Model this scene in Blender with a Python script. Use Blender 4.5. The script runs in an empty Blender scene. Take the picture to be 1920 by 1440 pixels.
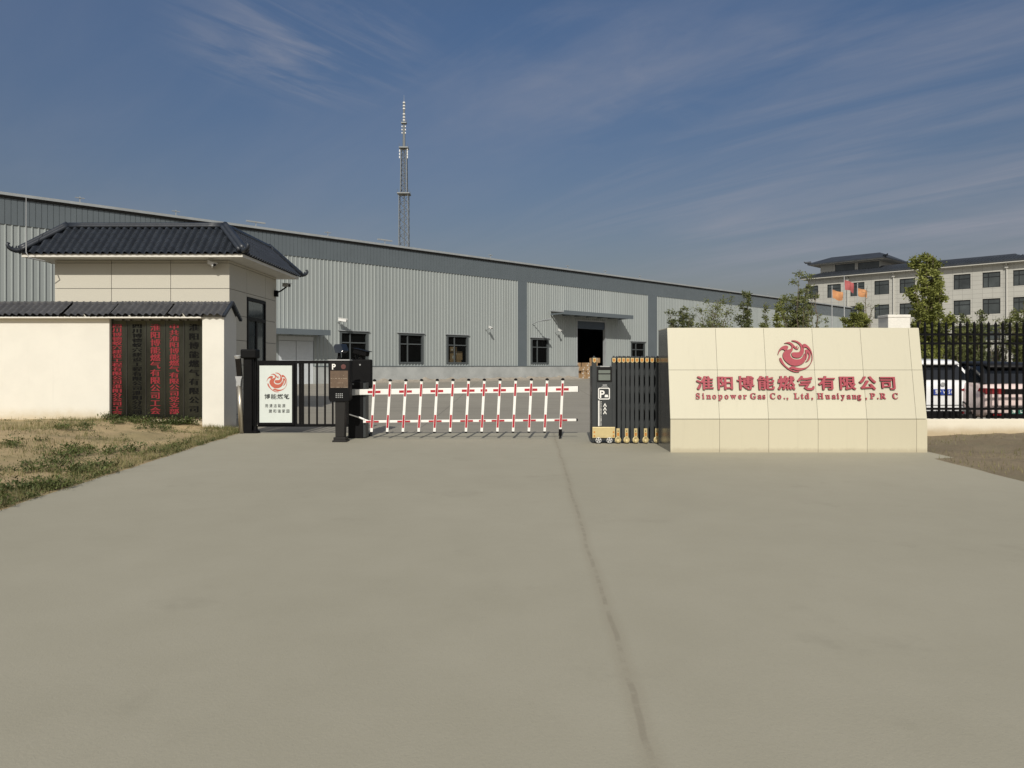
import bpy, bmesh, math, random
from mathutils import Vector, Matrix, noise
from mathutils.geometry import tessellate_polygon
R = math.radians
random.seed(7)
scene = bpy.context.scene
COL = scene.collection

# ------------------------------------------------------------------ camera, sky, sun, exposure
F, HZ, EYE = 1400.0, 685.0, 1.55           # focal length and horizon of the photograph, eye height
cam_d = bpy.data.cameras.new('camera')
cam = bpy.data.objects.new('camera', cam_d)
COL.objects.link(cam)
cam.location = (0, 0, EYE)
cam.rotation_euler = (R(90), 0, 0)
cam_d.sensor_width = 36
cam_d.lens = 36 * F / 1920
cam_d.shift_y = -(720 - HZ) / 1920
cam_d.clip_start = 0.1
cam_d.clip_end = 6000
scene.camera = cam

SUN_EL = R(36)
SUN_DIR = Vector((-0.07, -1.0, 0)).normalized()     # towards the sun, flat
sd = bpy.data.lights.new('sun', 'SUN')
sd.energy = 3.5
sd.angle = R(0.5)
sd.color = (1.0, 0.945, 0.85)
sun = bpy.data.objects.new('sun', sd)
COL.objects.link(sun)
to_sun = Vector((SUN_DIR.x * math.cos(SUN_EL), SUN_DIR.y * math.cos(SUN_EL), math.sin(SUN_EL)))
sun.rotation_euler = to_sun.to_track_quat('Z', 'Y').to_euler()

world = bpy.data.worlds.new('World')
scene.world = world
world.use_nodes = True
wn, wl = world.node_tree.nodes, world.node_tree.links
wn.clear()
w_out = wn.new('ShaderNodeOutputWorld')
w_bg = wn.new('ShaderNodeBackground')
w_bg.inputs['Strength'].default_value = 0.062
sky = wn.new('ShaderNodeTexSky')
sky.sky_type = 'NISHITA'
sky.sun_disc = False
sky.sun_elevation = SUN_EL
sky.sun_rotation = math.atan2(SUN_DIR.x, SUN_DIR.y)
sky.air_density = 1.3
sky.dust_density = 1.5
sky.ozone_density = 1.5
w_tc = wn.new('ShaderNodeTexCoord')
w_sep = wn.new('ShaderNodeSeparateXYZ')
wl.new(w_tc.outputs['Generated'], w_sep.inputs[0])


def wmath(op, a, b=None, clamp=False):
    n = wn.new('ShaderNodeMath')
    n.operation = op
    n.use_clamp = clamp
    for i, v in enumerate((a, b)):
        if v is None:
            continue
        if isinstance(v, (int, float)):
            n.inputs[i].default_value = v
        else:
            wl.new(v, n.inputs[i])
    return n.outputs[0]


zz = wmath('ADD', wmath('MAXIMUM', w_sep.outputs['Z'], 0.0), 0.16)
w_cmb = wn.new('ShaderNodeCombineXYZ')
wl.new(wmath('DIVIDE', w_sep.outputs['X'], zz), w_cmb.inputs[0])
wl.new(wmath('DIVIDE', w_sep.outputs['Y'], zz), w_cmb.inputs[1])


def cloud(rot, scale, loc, nscale, lo, hi, dist):
    m0 = wn.new('ShaderNodeMapping')
    m0.inputs['Rotation'].default_value = (0, 0, R(rot))
    wl.new(w_cmb.outputs[0], m0.inputs[0])
    mp = wn.new('ShaderNodeMapping')
    mp.inputs['Scale'].default_value = scale
    mp.inputs['Location'].default_value = loc
    wl.new(m0.outputs[0], mp.inputs[0])
    nt = wn.new('ShaderNodeTexNoise')
    nt.inputs['Scale'].default_value = nscale
    nt.inputs['Detail'].default_value = 7
    nt.inputs['Roughness'].default_value = 0.6
    nt.inputs['Distortion'].default_value = dist
    wl.new(mp.outputs[0], nt.inputs['Vector'])
    mr = wn.new('ShaderNodeMapRange')
    mr.interpolation_type = 'SMOOTHSTEP'
    mr.inputs['From Min'].default_value = lo
    mr.inputs['From Max'].default_value = hi
    wl.new(nt.outputs[0], mr.inputs[0])
    return mr.outputs[0]


c1 = cloud(45, (0.38, 2.1, 1), (0.6, 0.1, 0), 1.5, 0.40, 0.78, 0.8)      # long bands of cirrus
c2 = cloud(45, (0.45, 1.1, 1), (3.1, 1.7, 0), 0.9, 0.36, 0.70, 0.3)      # thin veil
c3 = cloud(-47, (0.7, 4.2, 1), (5.2, 2.3, 0), 2.3, 0.36, 0.80, 1.0)      # one torn wisp up on the left
c4 = cloud(45, (1.0, 1.6, 1), (1.2, 7.3, 0), 3.4, 0.42, 0.80, 0.6)       # ragged small scraps
w_pos = w_cmb.outputs[0]


def near(cx, cy, r0, r1):
    vd = wn.new('ShaderNodeVectorMath')
    vd.operation = 'DISTANCE'
    vd.inputs[1].default_value = (cx, cy, 0)
    wl.new(w_pos, vd.inputs[0])
    mr = wn.new('ShaderNodeMapRange')
    mr.interpolation_type = 'SMOOTHSTEP'
    mr.inputs['From Min'].default_value = r0
    mr.inputs['From Max'].default_value = r1
    mr.inputs['To Min'].default_value = 1
    mr.inputs['To Max'].default_value = 0
    wl.new(vd.outputs['Value'], mr.inputs[0])
    return mr.outputs[0]


right = near(1.3, 2.2, 0.5, 1.75)
left = near(-0.46, 1.66, 0.05, 0.36)
band = wmath('MULTIPLY', c1, wmath('ADD', wmath('MULTIPLY', right, 0.50), 0.10))
veil = wmath('MULTIPLY', c2, wmath('ADD', wmath('MULTIPLY', right, 0.68), 0.13))
wisp = wmath('MULTIPLY', wmath('MULTIPLY', c3, left), 0.75)
scrap = wmath('MULTIPLY', wmath('MULTIPLY', c4, near(0.25, 1.75, 0.1, 0.75)), 0.22)
cl = wmath('ADD', wmath('ADD', band, veil), wmath('ADD', wisp, scrap), True)
# the dusty blue of the air: the sky's own colour pulled towards a slate blue
w_hsv = wn.new('ShaderNodeHueSaturation')
w_hsv.inputs['Saturation'].default_value = 0.90
wl.new(sky.outputs[0], w_hsv.inputs['Color'])
w_tint = wn.new('ShaderNodeMix')
w_tint.data_type = 'RGBA'
w_tint.blend_type = 'MULTIPLY'
w_tint.inputs[0].default_value = 1.0
w_grade = wn.new('ShaderNodeMix')                     # greyer towards the horizon, deeper blue overhead
w_grade.data_type = 'RGBA'
w_gr = wn.new('ShaderNodeMapRange')
w_gr.inputs['From Max'].default_value = 0.42
wl.new(w_sep.outputs['Z'], w_gr.inputs[0])
wl.new(w_gr.outputs[0], w_grade.inputs[0])
w_grade.inputs[6].default_value = (0.67, 0.575, 0.585, 1)
w_grade.inputs[7].default_value = (0.57, 0.735, 0.98, 1)
wl.new(w_grade.outputs[2], w_tint.inputs[7])
wl.new(w_hsv.outputs[0], w_tint.inputs[6])
w_mix = wn.new('ShaderNodeMix')
w_mix.data_type = 'RGBA'
wl.new(wmath('MULTIPLY', cl, 0.75), w_mix.inputs[0])
wl.new(w_tint.outputs[2], w_mix.inputs[6])
w_mix.inputs[7].default_value = (4.8, 4.95, 5.8, 1)
# the hazy, whiter part of the sky round the sun (behind the camera)
w_dot = wn.new('ShaderNodeVectorMath')
w_dot.operation = 'DOT_PRODUCT'
wl.new(w_tc.outputs['Generated'], w_dot.inputs[0])
w_dot.inputs[1].default_value = tuple(to_sun)
w_sg = wn.new('ShaderNodeMapRange')
w_sg.interpolation_type = 'SMOOTHSTEP'
w_sg.inputs['From Min'].default_value = 0.1
w_sg.inputs['From Max'].default_value = 1.0
wl.new(w_dot.outputs['Value'], w_sg.inputs[0])
w_glow = wn.new('ShaderNodeMix')
w_glow.data_type = 'RGBA'
wl.new(wmath('MULTIPLY', w_sg.outputs[0], 0.8), w_glow.inputs[0])
wl.new(w_mix.outputs[2], w_glow.inputs[6])
w_glow.inputs[7].default_value = (13.0, 12.4, 11.4, 1)
wl.new(w_glow.outputs[2], w_bg.inputs['Color'])
wl.new(w_bg.outputs[0], w_out.inputs[0])

vs = scene.view_settings
vs.view_transform = 'Standard'
vs.look = 'None'
vs.exposure = 0.0
vs.gamma = 1.0
vs.use_curve_mapping = False
scene.render.engine = 'CYCLES'
scene.cycles.max_bounces = 8
scene.cycles.transparent_max_bounces = 16

# ------------------------------------------------------------------ helpers


def px(x, y, Y):
    """a point of the photograph at depth Y -> world"""
    return Vector(((x - 960) * Y / F, Y, EYE - (y - HZ) * Y / F))


def pX(x, Y):
    return (x - 960) * Y / F


def pZ(y, Y):
    return EYE - (y - HZ) * Y / F


WM = {}


class MB:
    def __init__(self):
        self.v, self.f, self.mi, self.m = [], [], [], 0

    def add(self, vs_, fs):
        o = len(self.v)
        self.v += [tuple(p) for p in vs_]
        for f in fs:
            self.f.append([o + i for i in f])
            self.mi.append(self.m)
        return self

    def box(self, x0, x1, y0, y1, z0, z1):
        return self.add([(x0, y0, z0), (x1, y0, z0), (x1, y1, z0), (x0, y1, z0),
                         (x0, y0, z1), (x1, y0, z1), (x1, y1, z1), (x0, y1, z1)],
                        [(0, 3, 2, 1), (4, 5, 6, 7), (0, 1, 5, 4), (1, 2, 6, 5), (2, 3, 7, 6), (3, 0, 4, 7)])

    def bar(self, a, b, w, d, up=(0, 0, 1)):
        """square bar from a to b, w across, d deep"""
        a, b = Vector(a), Vector(b)
        t = (b - a).normalized()
        u = Vector(up)
        if abs(t.dot(u)) > 0.98:
            u = Vector((0, 1, 0))
        s = t.cross(u).normalized() * (w / 2)
        n = s.cross(t).normalized() * (d / 2)
        p = [a - s - n, a + s - n, a + s + n, a - s + n, b - s - n, b + s - n, b + s + n, b - s + n]
        return self.add(p, [(0, 1, 2, 3), (7, 6, 5, 4), (0, 4, 5, 1), (1, 5, 6, 2), (2, 6, 7, 3), (3, 7, 4, 0)])

    def tube(self, pts, rad, n=8, cap=True):
        pts = [Vector(p) for p in pts]
        if isinstance(rad, (int, float)):
            rad = [rad] * len(pts)
        o = len(self.v)
        prev = None
        for i, p in enumerate(pts):
            t = (pts[min(i + 1, len(pts) - 1)] - pts[max(i - 1, 0)])
            t = t.normalized() if t.length > 1e-9 else Vector((0, 0, 1))
            if prev is None:
                a = Vector((1, 0, 0)) if abs(t.x) < 0.9 else Vector((0, 1, 0))
                s = t.cross(a).normalized()
            else:
                s = (prev - t * prev.dot(t)).normalized()
            prev = s
            c = t.cross(s)
            for k in range(n):
                an = 2 * math.pi * k / n
                self.v.append(tuple(p + (s * math.cos(an) + c * math.sin(an)) * rad[i]))
        for i in range(len(pts) - 1):
            for k in range(n):
                k2 = (k + 1) % n
                self.f.append([o + i * n + k, o + i * n + k2, o + (i + 1) * n + k2, o + (i + 1) * n + k])
                self.mi.append(self.m)
        if cap:
            self.f.append([o + k for k in range(n)][::-1])
            self.mi.append(self.m)
            self.f.append([o + (len(pts) - 1) * n + k for k in range(n)])
            self.mi.append(self.m)
        return self

    def lathe(self, c, axis, prof, n=16):
        """prof = [(distance along the axis, radius)]"""
        c, axis = Vector(c), Vector(axis).normalized()
        return self.tube([c + axis * a for a, r in prof], [max(r, 1e-4) for a, r in prof], n)

    def poly(self, pts, o, ux, uy, uz, d):
        """flat outline pts (2D) raised by d along uz, with sides"""
        o, ux, uy, uz = Vector(o), Vector(ux), Vector(uy), Vector(uz)
        q = [Vector((p[0], p[1], 0)) for p in pts]
        tri = tessellate_polygon([q])
        n = len(q)
        vv = [o + ux * p.x + uy * p.y + uz * d for p in q] + [o + ux * p.x + uy * p.y for p in q]
        fs = []
        nrm = ux.cross(uy)
        flip = nrm.dot(uz) < 0
        for t in tri:
            a, b, c = (q[i] for i in t)
            ccw = (b - a).cross(c - a).z > 0
            fs.append(tuple(t) if ccw != flip else tuple(reversed(t)))
        for i in range(n):
            fs.append((i, (i + 1) % n, n + (i + 1) % n, n + i))
        return self.add(vv, fs)

    def grid(self, nu, nv, fn):
        o = len(self.v)
        for j in range(nv + 1):
            for i in range(nu + 1):
                self.v.append(tuple(fn(i / nu, j / nv)))
        for j in range(nv):
            for i in range(nu):
                a = o + j * (nu + 1) + i
                self.f.append([a, a + 1, a + nu + 2, a + nu + 1])
                self.mi.append(self.m)
        return self

    def build(self, name, mats, parent=None, smooth=False, bevel=0, local=False, fix=False):
        me = bpy.data.meshes.new(name)
        me.from_pydata(self.v, [], self.f)
        if not isinstance(mats, (list, tuple)):
            mats = [mats]
        for m in mats:
            me.materials.append(m)
        if len(mats) > 1:
            me.polygons.foreach_set('material_index', self.mi)
        if smooth:
            me.polygons.foreach_set('use_smooth', [True] * len(me.polygons))
        if fix:
            bm = bmesh.new()
            bm.from_mesh(me)
            bmesh.ops.recalc_face_normals(bm, faces=bm.faces)
            bm.to_mesh(me)
            bm.free()
        me.update()
        o = bpy.data.objects.new(name, me)
        COL.objects.link(o)
        if parent:
            o.parent = parent
            pw = WM.get(parent.name, Matrix())
            if local:
                WM[o.name] = pw
            else:
                o.matrix_parent_inverse = pw.inverted()
                WM[o.name] = Matrix()
        if bevel:
            b = o.modifiers.new('bevel', 'BEVEL')
            b.width = bevel
            b.segments = 2
            b.limit_method = 'ANGLE'
            b.angle_limit = R(40)
        return o


def tag(o, label=None, cat=None, group=None, kind=None):
    for k, v in (('label', label), ('category', cat), ('group', group), ('kind', kind)):
        if v:
            o[k] = v
    return o


def thing(name, label, cat, loc=(0, 0, 0), rz=0, group=None):
    o = bpy.data.objects.new(name, None)
    o.empty_display_size = 0.2
    COL.objects.link(o)
    o.location = loc
    o.rotation_euler = (0, 0, rz)
    WM[o.name] = Matrix.Translation(Vector(loc)) @ Matrix.Rotation(rz, 4, 'Z')
    return tag(o, label, cat, group)


def dup(root, loc, rz=0, label=None, scale=None):
    def cp(o, par):
        c = o.copy()
        COL.objects.link(c)
        if par:
            c.parent = par
        for ch in [x for x in o.children]:
            cp(ch, c)
        return c
    r = cp(root, None)
    r.location = loc
    r.rotation_euler = (0, 0, rz)
    if scale:
        r.scale = (scale,) * 3
    if label:
        r['label'] = label
    return r


# --- materials


def mat(name, col, rough=0.6, metal=0.0, var=0.0, scale=6.0, col2=None, bump=0.0, bscale=None, spec=0.5, coat=0.0, detail=6, stretch=None):
    m = bpy.data.materials.new(name)
    m.use_nodes = True
    nt = m.node_tree
    b = nt.nodes['Principled BSDF']
    b.inputs['Base Color'].default_value = (*col, 1)
    b.inputs['Roughness'].default_value = rough
    b.inputs['Metallic'].default_value = metal
    b.inputs['Specular IOR Level'].default_value = spec
    if coat:
        b.inputs['Coat Weight'].default_value = coat
        b.inputs['Coat Roughness'].default_value = 0.05
    tc = nt.nodes.new('ShaderNodeTexCoord')
    vec = tc.outputs['Object']
    if stretch:
        mp = nt.nodes.new('ShaderNodeMapping')
        mp.inputs['Scale'].default_value = stretch
        nt.links.new(vec, mp.inputs[0])
        vec = mp.outputs[0]
    if var or col2:
        n = nt.nodes.new('ShaderNodeTexNoise')
        n.inputs['Scale'].default_value = scale
        n.inputs['Detail'].default_value = detail
        n.inputs['Roughness'].default_value = 0.62
        nt.links.new(vec, n.inputs['Vector'])
        r = nt.nodes.new('ShaderNodeMapRange')
        r.inputs['From Min'].default_value = 0.3
        r.inputs['From Max'].default_value = 0.7
        nt.links.new(n.outputs[0], r.inputs[0])
        mx = nt.nodes.new('ShaderNodeMix')
        mx.data_type = 'RGBA'
        c2 = col2 or tuple(c * (1 + var) for c in col)
        c1 = col if col2 else tuple(c * (1 - var) for c in col)
        mx.inputs[6].default_value = (*c1, 1)
        mx.inputs[7].default_value = (*c2, 1)
        nt.links.new(r.outputs[0], mx.inputs[0])
        nt.links.new(mx.outputs[2], b.inputs['Base Color'])
        m['mix'] = mx.name
    if bump:
        n2 = nt.nodes.new('ShaderNodeTexNoise')
        n2.inputs['Scale'].default_value = bscale or scale * 6
        n2.inputs['Detail'].default_value = 5
        nt.links.new(vec, n2.inputs['Vector'])
        bp = nt.nodes.new('ShaderNodeBump')
        bp.inputs['Strength'].default_value = bump
        bp.inputs['Distance'].default_value = 0.02
        nt.links.new(n2.outputs[0], bp.inputs['Height'])
        nt.links.new(bp.outputs[0], b.inputs['Normal'])
    return m


class NT:
    """short hand for a material's node tree"""
    def __init__(self, m):
        self.m, self.nt = m, m.node_tree
        self.b = self.nt.nodes['Principled BSDF']

    def n(self, t, **k):
        x = self.nt.nodes.new(t)
        for a, v in k.items():
            setattr(x, a, v)
        return x

    def l(self, a, b):
        self.nt.links.new(a, b)

    def math(self, op, a, b=None, clamp=False):
        x = self.n('ShaderNodeMath', operation=op, use_clamp=clamp)
        for i, v in enumerate((a, b)):
            if v is None:
                continue
            if isinstance(v, (int, float)):
                x.inputs[i].default_value = v
            else:
                self.l(v, x.inputs[i])
        return x.outputs[0]

    def noise(self, vec, scale, detail=5, rough=0.6):
        x = self.n('ShaderNodeTexNoise')
        x.inputs['Scale'].default_value = scale
        x.inputs['Detail'].default_value = detail
        x.inputs['Roughness'].default_value = rough
        self.l(vec, x.inputs['Vector'])
        return x.outputs[0]

    def ramp(self, v, lo, hi, to0=0.0, to1=1.0):
        x = self.n('ShaderNodeMapRange')
        x.interpolation_type = 'SMOOTHSTEP'
        for k, val in (('From Min', lo), ('From Max', hi), ('To Min', to0), ('To Max', to1)):
            x.inputs[k].default_value = val
        self.l(v, x.inputs[0])
        return x.outputs[0]

    def mix(self, fac, a, b):
        x = self.n('ShaderNodeMix', data_type='RGBA')
        for i, v in ((0, fac), (6, a), (7, b)):
            if isinstance(v, (int, float)):
                x.inputs[i].default_value = v
            elif isinstance(v, tuple):
                x.inputs[i].default_value = (*v, 1)
            else:
                self.l(v, x.inputs[i])
        return x.outputs[2]

    def obj(self):
        return self.n('ShaderNodeTexCoord').outputs['Object']

    def geo(self):
        return self.n('ShaderNodeNewGeometry').outputs['Position']


def concrete(name, c1, c2, joint=None, slab=None, streak=False):
    m = bpy.data.materials.new(name)
    m.use_nodes = True
    t = NT(m)
    p = t.geo()
    big = t.ramp(t.noise(p, 0.22, 4), 0.3, 0.7)
    mid = t.ramp(t.noise(p, 1.7, 6, 0.65), 0.25, 0.75)
    fine = t.ramp(t.noise(p, 38, 4, 0.7), 0.2, 0.8)
    f = t.math('ADD', t.math('MULTIPLY', big, 0.45), t.math('MULTIPLY', mid, 0.3))
    f = t.math('ADD', f, t.math('MULTIPLY', fine, 0.25))
    c = t.mix(f, c1, c2)
    speck = t.ramp(t.noise(p, 120, 2, 0.5), 0.62, 0.74)
    c = t.mix(t.math('MULTIPLY', speck, 0.24), c, (0.13, 0.115, 0.09))
    # stains
    st = t.math('MULTIPLY', t.ramp(t.noise(p, 0.75, 5, 0.7), 0.56, 0.74), 0.30)
    c = t.mix(st, c, tuple(x * 0.72 for x in c1))
    sp = t.n('ShaderNodeSeparateXYZ')
    t.l(p, sp.inputs[0])
    if streak:
        mp = t.n('ShaderNodeMapping')
        mp.inputs['Scale'].default_value = (0.16, 1.6, 1)
        t.l(p, mp.inputs[0])
        c = t.mix(t.math('MULTIPLY', t.ramp(t.noise(mp.outputs[0], 1.0, 6, 0.7), 0.48, 0.75), 0.45), c, tuple(x * 0.6 for x in c1))
    if joint:
        x0, k, y0 = joint
        wob = t.math('MULTIPLY', t.math('SUBTRACT', t.noise(p, 0.9, 3, 0.5), 0.5), 0.10)
        line = t.math('ADD', t.math('MULTIPLY', t.math('SUBTRACT', sp.outputs['Y'], y0), k), x0)
        d = t.math('ABSOLUTE', t.math('ADD', t.math('SUBTRACT', sp.outputs['X'], line), wob))
        soft = t.ramp(d, 0.012, 0.085, 1.0, 0.0)
        hard = t.ramp(d, 0.008, 0.022, 1.0, 0.0)
        brk = t.ramp(t.noise(p, 4.5, 4, 0.7), 0.36, 0.6)
        c = t.mix(t.math('MULTIPLY', soft, 0.17), c, (0.20, 0.165, 0.11))
        c = t.mix(t.math('MULTIPLY', t.math('MULTIPLY', hard, brk), 0.27), c, (0.13, 0.105, 0.075))
    if slab:
        for ax, s in (('X', slab[0]), ('Y', slab[1])):
            q = t.math('FRACT', t.math('DIVIDE', t.math('ADD', sp.outputs[ax], 200.3), s))
            e = t.math('LESS_THAN', q, 0.035 / s)
            c = t.mix(t.math('MULTIPLY', e, 0.5), c, tuple(x * 0.45 for x in c1))
    t.l(c, t.b.inputs['Base Color'])
    t.b.inputs['Roughness'].default_value = 0.85
    bp = t.n('ShaderNodeBump')
    bp.inputs['Strength'].default_value = 0.25
    bp.inputs['Distance'].default_value = 0.01
    t.l(t.math('ADD', t.noise(p, 60, 4, 0.7), t.math('MULTIPLY', t.noise(p, 6, 4), 0.6)), bp.inputs['Height'])
    t.l(bp.outputs[0], t.b.inputs['Normal'])
    return m


def soil(name, a, b, cgreen, green=0.35):
    m = bpy.data.materials.new(name)
    m.use_nodes = True
    t = NT(m)
    p = t.geo()
    c = t.mix(t.ramp(t.noise(p, 1.1, 6, 0.7), 0.3, 0.7), a, b)
    c = t.mix(t.math('MULTIPLY', t.ramp(t.noise(p, 0.55, 6, 0.7), 0.46, 0.62), green), c, cgreen)
    c = t.mix(t.math('MULTIPLY', t.ramp(t.noise(p, 22, 4, 0.7), 0.5, 0.75), 0.45), c, tuple(x * 0.5 for x in a))
    t.l(c, t.b.inputs['Base Color'])
    t.b.inputs['Roughness'].default_value = 0.95
    bp = t.n('ShaderNodeBump')
    bp.inputs['Strength'].default_value = 0.8
    bp.inputs['Distance'].default_value = 0.04
    t.l(t.noise(p, 14, 6, 0.75), bp.inputs['Height'])
    t.l(bp.outputs[0], t.b.inputs['Normal'])
    return m


def leaf_mat(name, dark, light, scale=1.6, trans=0.3):
    m = bpy.data.materials.new(name)
    m.use_nodes = True
    t = NT(m)
    p = t.geo()
    f = t.math('ADD', t.math('MULTIPLY', t.ramp(t.noise(p, scale, 3), 0.32, 0.68), 0.6),
               t.math('MULTIPLY', t.ramp(t.noise(p, 23, 2), 0.3, 0.7), 0.4))
    c = t.mix(f, dark, light)
    t.l(c, t.b.inputs['Base Color'])
    t.b.inputs['Roughness'].default_value = 0.55
    t.b.inputs['Specular IOR Level'].default_value = 0.25
    tr = t.n('ShaderNodeBsdfTranslucent')
    t.l(c, tr.inputs['Color'])
    ms = t.n('ShaderNodeMixShader')
    ms.inputs[0].default_value = trans
    t.l(t.b.outputs[0], ms.inputs[1])
    t.l(tr.outputs[0], ms.inputs[2])
    t.l(ms.outputs[0], t.nt.nodes['Material Output'].inputs['Surface'])
    return m


def glass_mat(name, tint, clear):
    m = bpy.data.materials.new(name)
    m.use_nodes = True
    t = NT(m)
    t.b.inputs['Base Color'].default_value = (0.012, 0.014, 0.015, 1)
    t.b.inputs['Roughness'].default_value = 0.05
    t.b.inputs['Specular IOR Level'].default_value = 0.5
    tr = t.n('ShaderNodeBsdfTransparent')
    tr.inputs['Color'].default_value = (*tint, 1)
    ms = t.n('ShaderNodeMixShader')
    ms.inputs[0].default_value = clear
    t.l(t.b.outputs[0], ms.inputs[1])
    t.l(tr.outputs[0], ms.inputs[2])
    t.l(ms.outputs[0], t.nt.nodes['Material Output'].inputs['Surface'])
    return m


def stained_wall(name, base, dirt, zlo, zhi, noise_amt=0.35):
    """painted plaster, splashed with earth low down, faint vertical runs below the coping"""
    m = bpy.data.materials.new(name)
    m.use_nodes = True
    t = NT(m)
    p = t.geo()
    sp = t.n('ShaderNodeSeparateXYZ')
    t.l(p, sp.inputs[0])
    c = t.mix(t.ramp(t.noise(p, 1.3, 6, 0.65), 0.3, 0.7), tuple(x * 0.94 for x in base), base)
    mp = t.n('ShaderNodeMapping')
    mp.inputs['Scale'].default_value = (5, 5, 0.35)
    t.l(p, mp.inputs[0])
    c = t.mix(t.math('MULTIPLY', t.ramp(t.noise(mp.outputs[0], 1.0, 5, 0.7), 0.55, 0.8), 0.10), c, tuple(x * 0.5 for x in base))
    zz_ = t.math('SUBTRACT', sp.outputs['Z'], t.math('MULTIPLY', t.math('SUBTRACT', t.noise(p, 2.2, 6, 0.75), 0.5), noise_amt))
    c = t.mix(t.math('MULTIPLY', t.ramp(zz_, zlo, zhi, 1.0, 0.0), 0.85), c, dirt)
    t.l(c, t.b.inputs['Base Color'])
    t.b.inputs['Roughness'].default_value = 0.85
    bp = t.n('ShaderNodeBump')
    bp.inputs['Strength'].default_value = 0.25
    bp.inputs['Distance'].default_value = 0.008
    t.l(t.noise(p, 45, 4, 0.7), bp.inputs['Height'])
    t.l(bp.outputs[0], t.b.inputs['Normal'])
    return m


def panelled(name, c1, c2, cm, w, h, gap=0.02, off=0.0):
    """stone panels with joints, local x along the wall and z up"""
    m = bpy.data.materials.new(name)
    m.use_nodes = True
    t = NT(m)
    p = t.obj()
    sp = t.n('ShaderNodeSeparateXYZ')
    t.l(p, sp.inputs[0])
    cb = t.n('ShaderNodeCombineXYZ')
    t.l(t.math('ADD', sp.outputs['X'], sp.outputs['Y']), cb.inputs[0])
    t.l(sp.outputs['Z'], cb.inputs[1])
    br = t.n('ShaderNodeTexBrick')
    br.offset = off
    br.inputs['Color1'].default_value = (*c1, 1)
    br.inputs['Color2'].default_value = (*c2, 1)
    br.inputs['Mortar'].default_value = (*cm, 1)
    br.inputs['Scale'].default_value = 1
    br.inputs['Mortar Size'].default_value = gap
    br.inputs['Brick Width'].default_value = w
    br.inputs['Row Height'].default_value = h
    t.l(cb.outputs[0], br.inputs['Vector'])
    c = t.mix(t.math('MULTIPLY', t.ramp(t.noise(p, 0.5, 6, 0.7), 0.35, 0.7), 0.3), br.outputs[0], tuple(x * 0.75 for x in c1))
    t.l(c, t.b.inputs['Base Color'])
    t.b.inputs['Roughness'].default_value = 0.7
    return m


M = {}
M['road'] = concrete('road_concrete', (0.300, 0.282, 0.216), (0.354, 0.333, 0.262), joint=(0.55, 0.0285, 2.87))
M['yard'] = concrete('yard_concrete', (0.235, 0.218, 0.18), (0.30, 0.28, 0.235), slab=(6.0, 5.0), streak=True)
M['ground'] = soil('field_soil', (0.20, 0.165, 0.11), (0.27, 0.22, 0.145), (0.10, 0.11, 0.05), 0.4)
M['bank'] = soil('bank_soil', (0.35, 0.265, 0.145), (0.50, 0.38, 0.21), (0.15, 0.14, 0.06), 0.5)
M['dirt'] = soil('bare_dirt', (0.17, 0.135, 0.085), (0.25, 0.20, 0.13), (0.12, 0.115, 0.06), 0.4)
M['rubble'] = mat('rubble', (0.25, 0.22, 0.18), 0.95, col2=(0.40, 0.36, 0.30), scale=3, bump=0.8, bscale=20)
M['white_wall'] = stained_wall('white_plaster', (0.715, 0.695, 0.625), (0.50, 0.41, 0.26), 0.18, 0.58)
M['kerb_wall'] = stained_wall('curb_plaster', (0.74, 0.69, 0.57), (0.42, 0.33, 0.20), 0.10, 0.32, 0.16)
M['pillar_white'] = mat('pillar_paint', (0.74, 0.72, 0.66), 0.8, var=0.06, scale=5, bump=0.3)
M['tile'] = mat('roof_tile', (0.022, 0.027, 0.036), 0.42, var=0.3, scale=3.5, bump=0.15)
M['tile_grey'] = mat('coping_tile', (0.075, 0.075, 0.078), 0.5, var=0.22, scale=4, bump=0.15)
M['soffit'] = mat('soffit_paint', (0.70, 0.68, 0.62), 0.7, var=0.05, scale=3)
M['stone'] = mat('guard_stone', (0.52, 0.495, 0.42), 0.75, var=0.09, scale=60, bump=0.1, detail=3)
M['joint'] = mat('dark_joint_and_shade', (0.03, 0.03, 0.03), 0.9)
M['clad'] = mat('grey_cladding', (0.315, 0.335, 0.325), 0.42)
t_ = NT(M['clad'])
sp_ = t_.n('ShaderNodeSeparateXYZ')
t_.l(t_.obj(), sp_.inputs[0])
wn1 = t_.n('ShaderNodeTexWhiteNoise', noise_dimensions='1D')          # each sheet a touch different
t_.l(t_.math('FLOOR', t_.math('DIVIDE', sp_.outputs['X'], 1.0)), wn1.inputs['W'])
mp_ = t_.n('ShaderNodeMapping')
mp_.inputs['Scale'].default_value = (1.6, 1.0, 0.16)
t_.l(t_.obj(), mp_.inputs[0])
dirt_ = t_.ramp(t_.noise(mp_.outputs[0], 0.9, 6, 0.65), 0.35, 0.75)
c_ = t_.mix(wn1.outputs['Value'], (0.275, 0.303, 0.300), (0.308, 0.336, 0.330))
c_ = t_.mix(t_.math('MULTIPLY', dirt_, 0.30), c_, (0.215, 0.232, 0.225))
t_.l(c_, t_.b.inputs['Base Color'])
M['band'] = mat('slate_cladding', (0.112, 0.133, 0.147), 0.42, 0.0, var=0.06, scale=0.8)
M['gutter'] = mat('gutter_metal', (0.30, 0.32, 0.33), 0.45, var=0.1, scale=2)
M['plinth'] = mat('plinth_render', (0.29, 0.305, 0.30), 0.9, col2=(0.435, 0.45, 0.44), scale=0.9, bump=0.3, bscale=20, detail=8)
M['roofsheet'] = mat('roof_sheet', (0.34, 0.35, 0.35), 0.5, var=0.05)
M['inside'] = mat('warehouse_inside', (0.10, 0.10, 0.10), 0.9, var=0.1)
M['win_frame'] = mat('window_frame', (0.014, 0.016, 0.018), 0.45, var=0.1)
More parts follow.
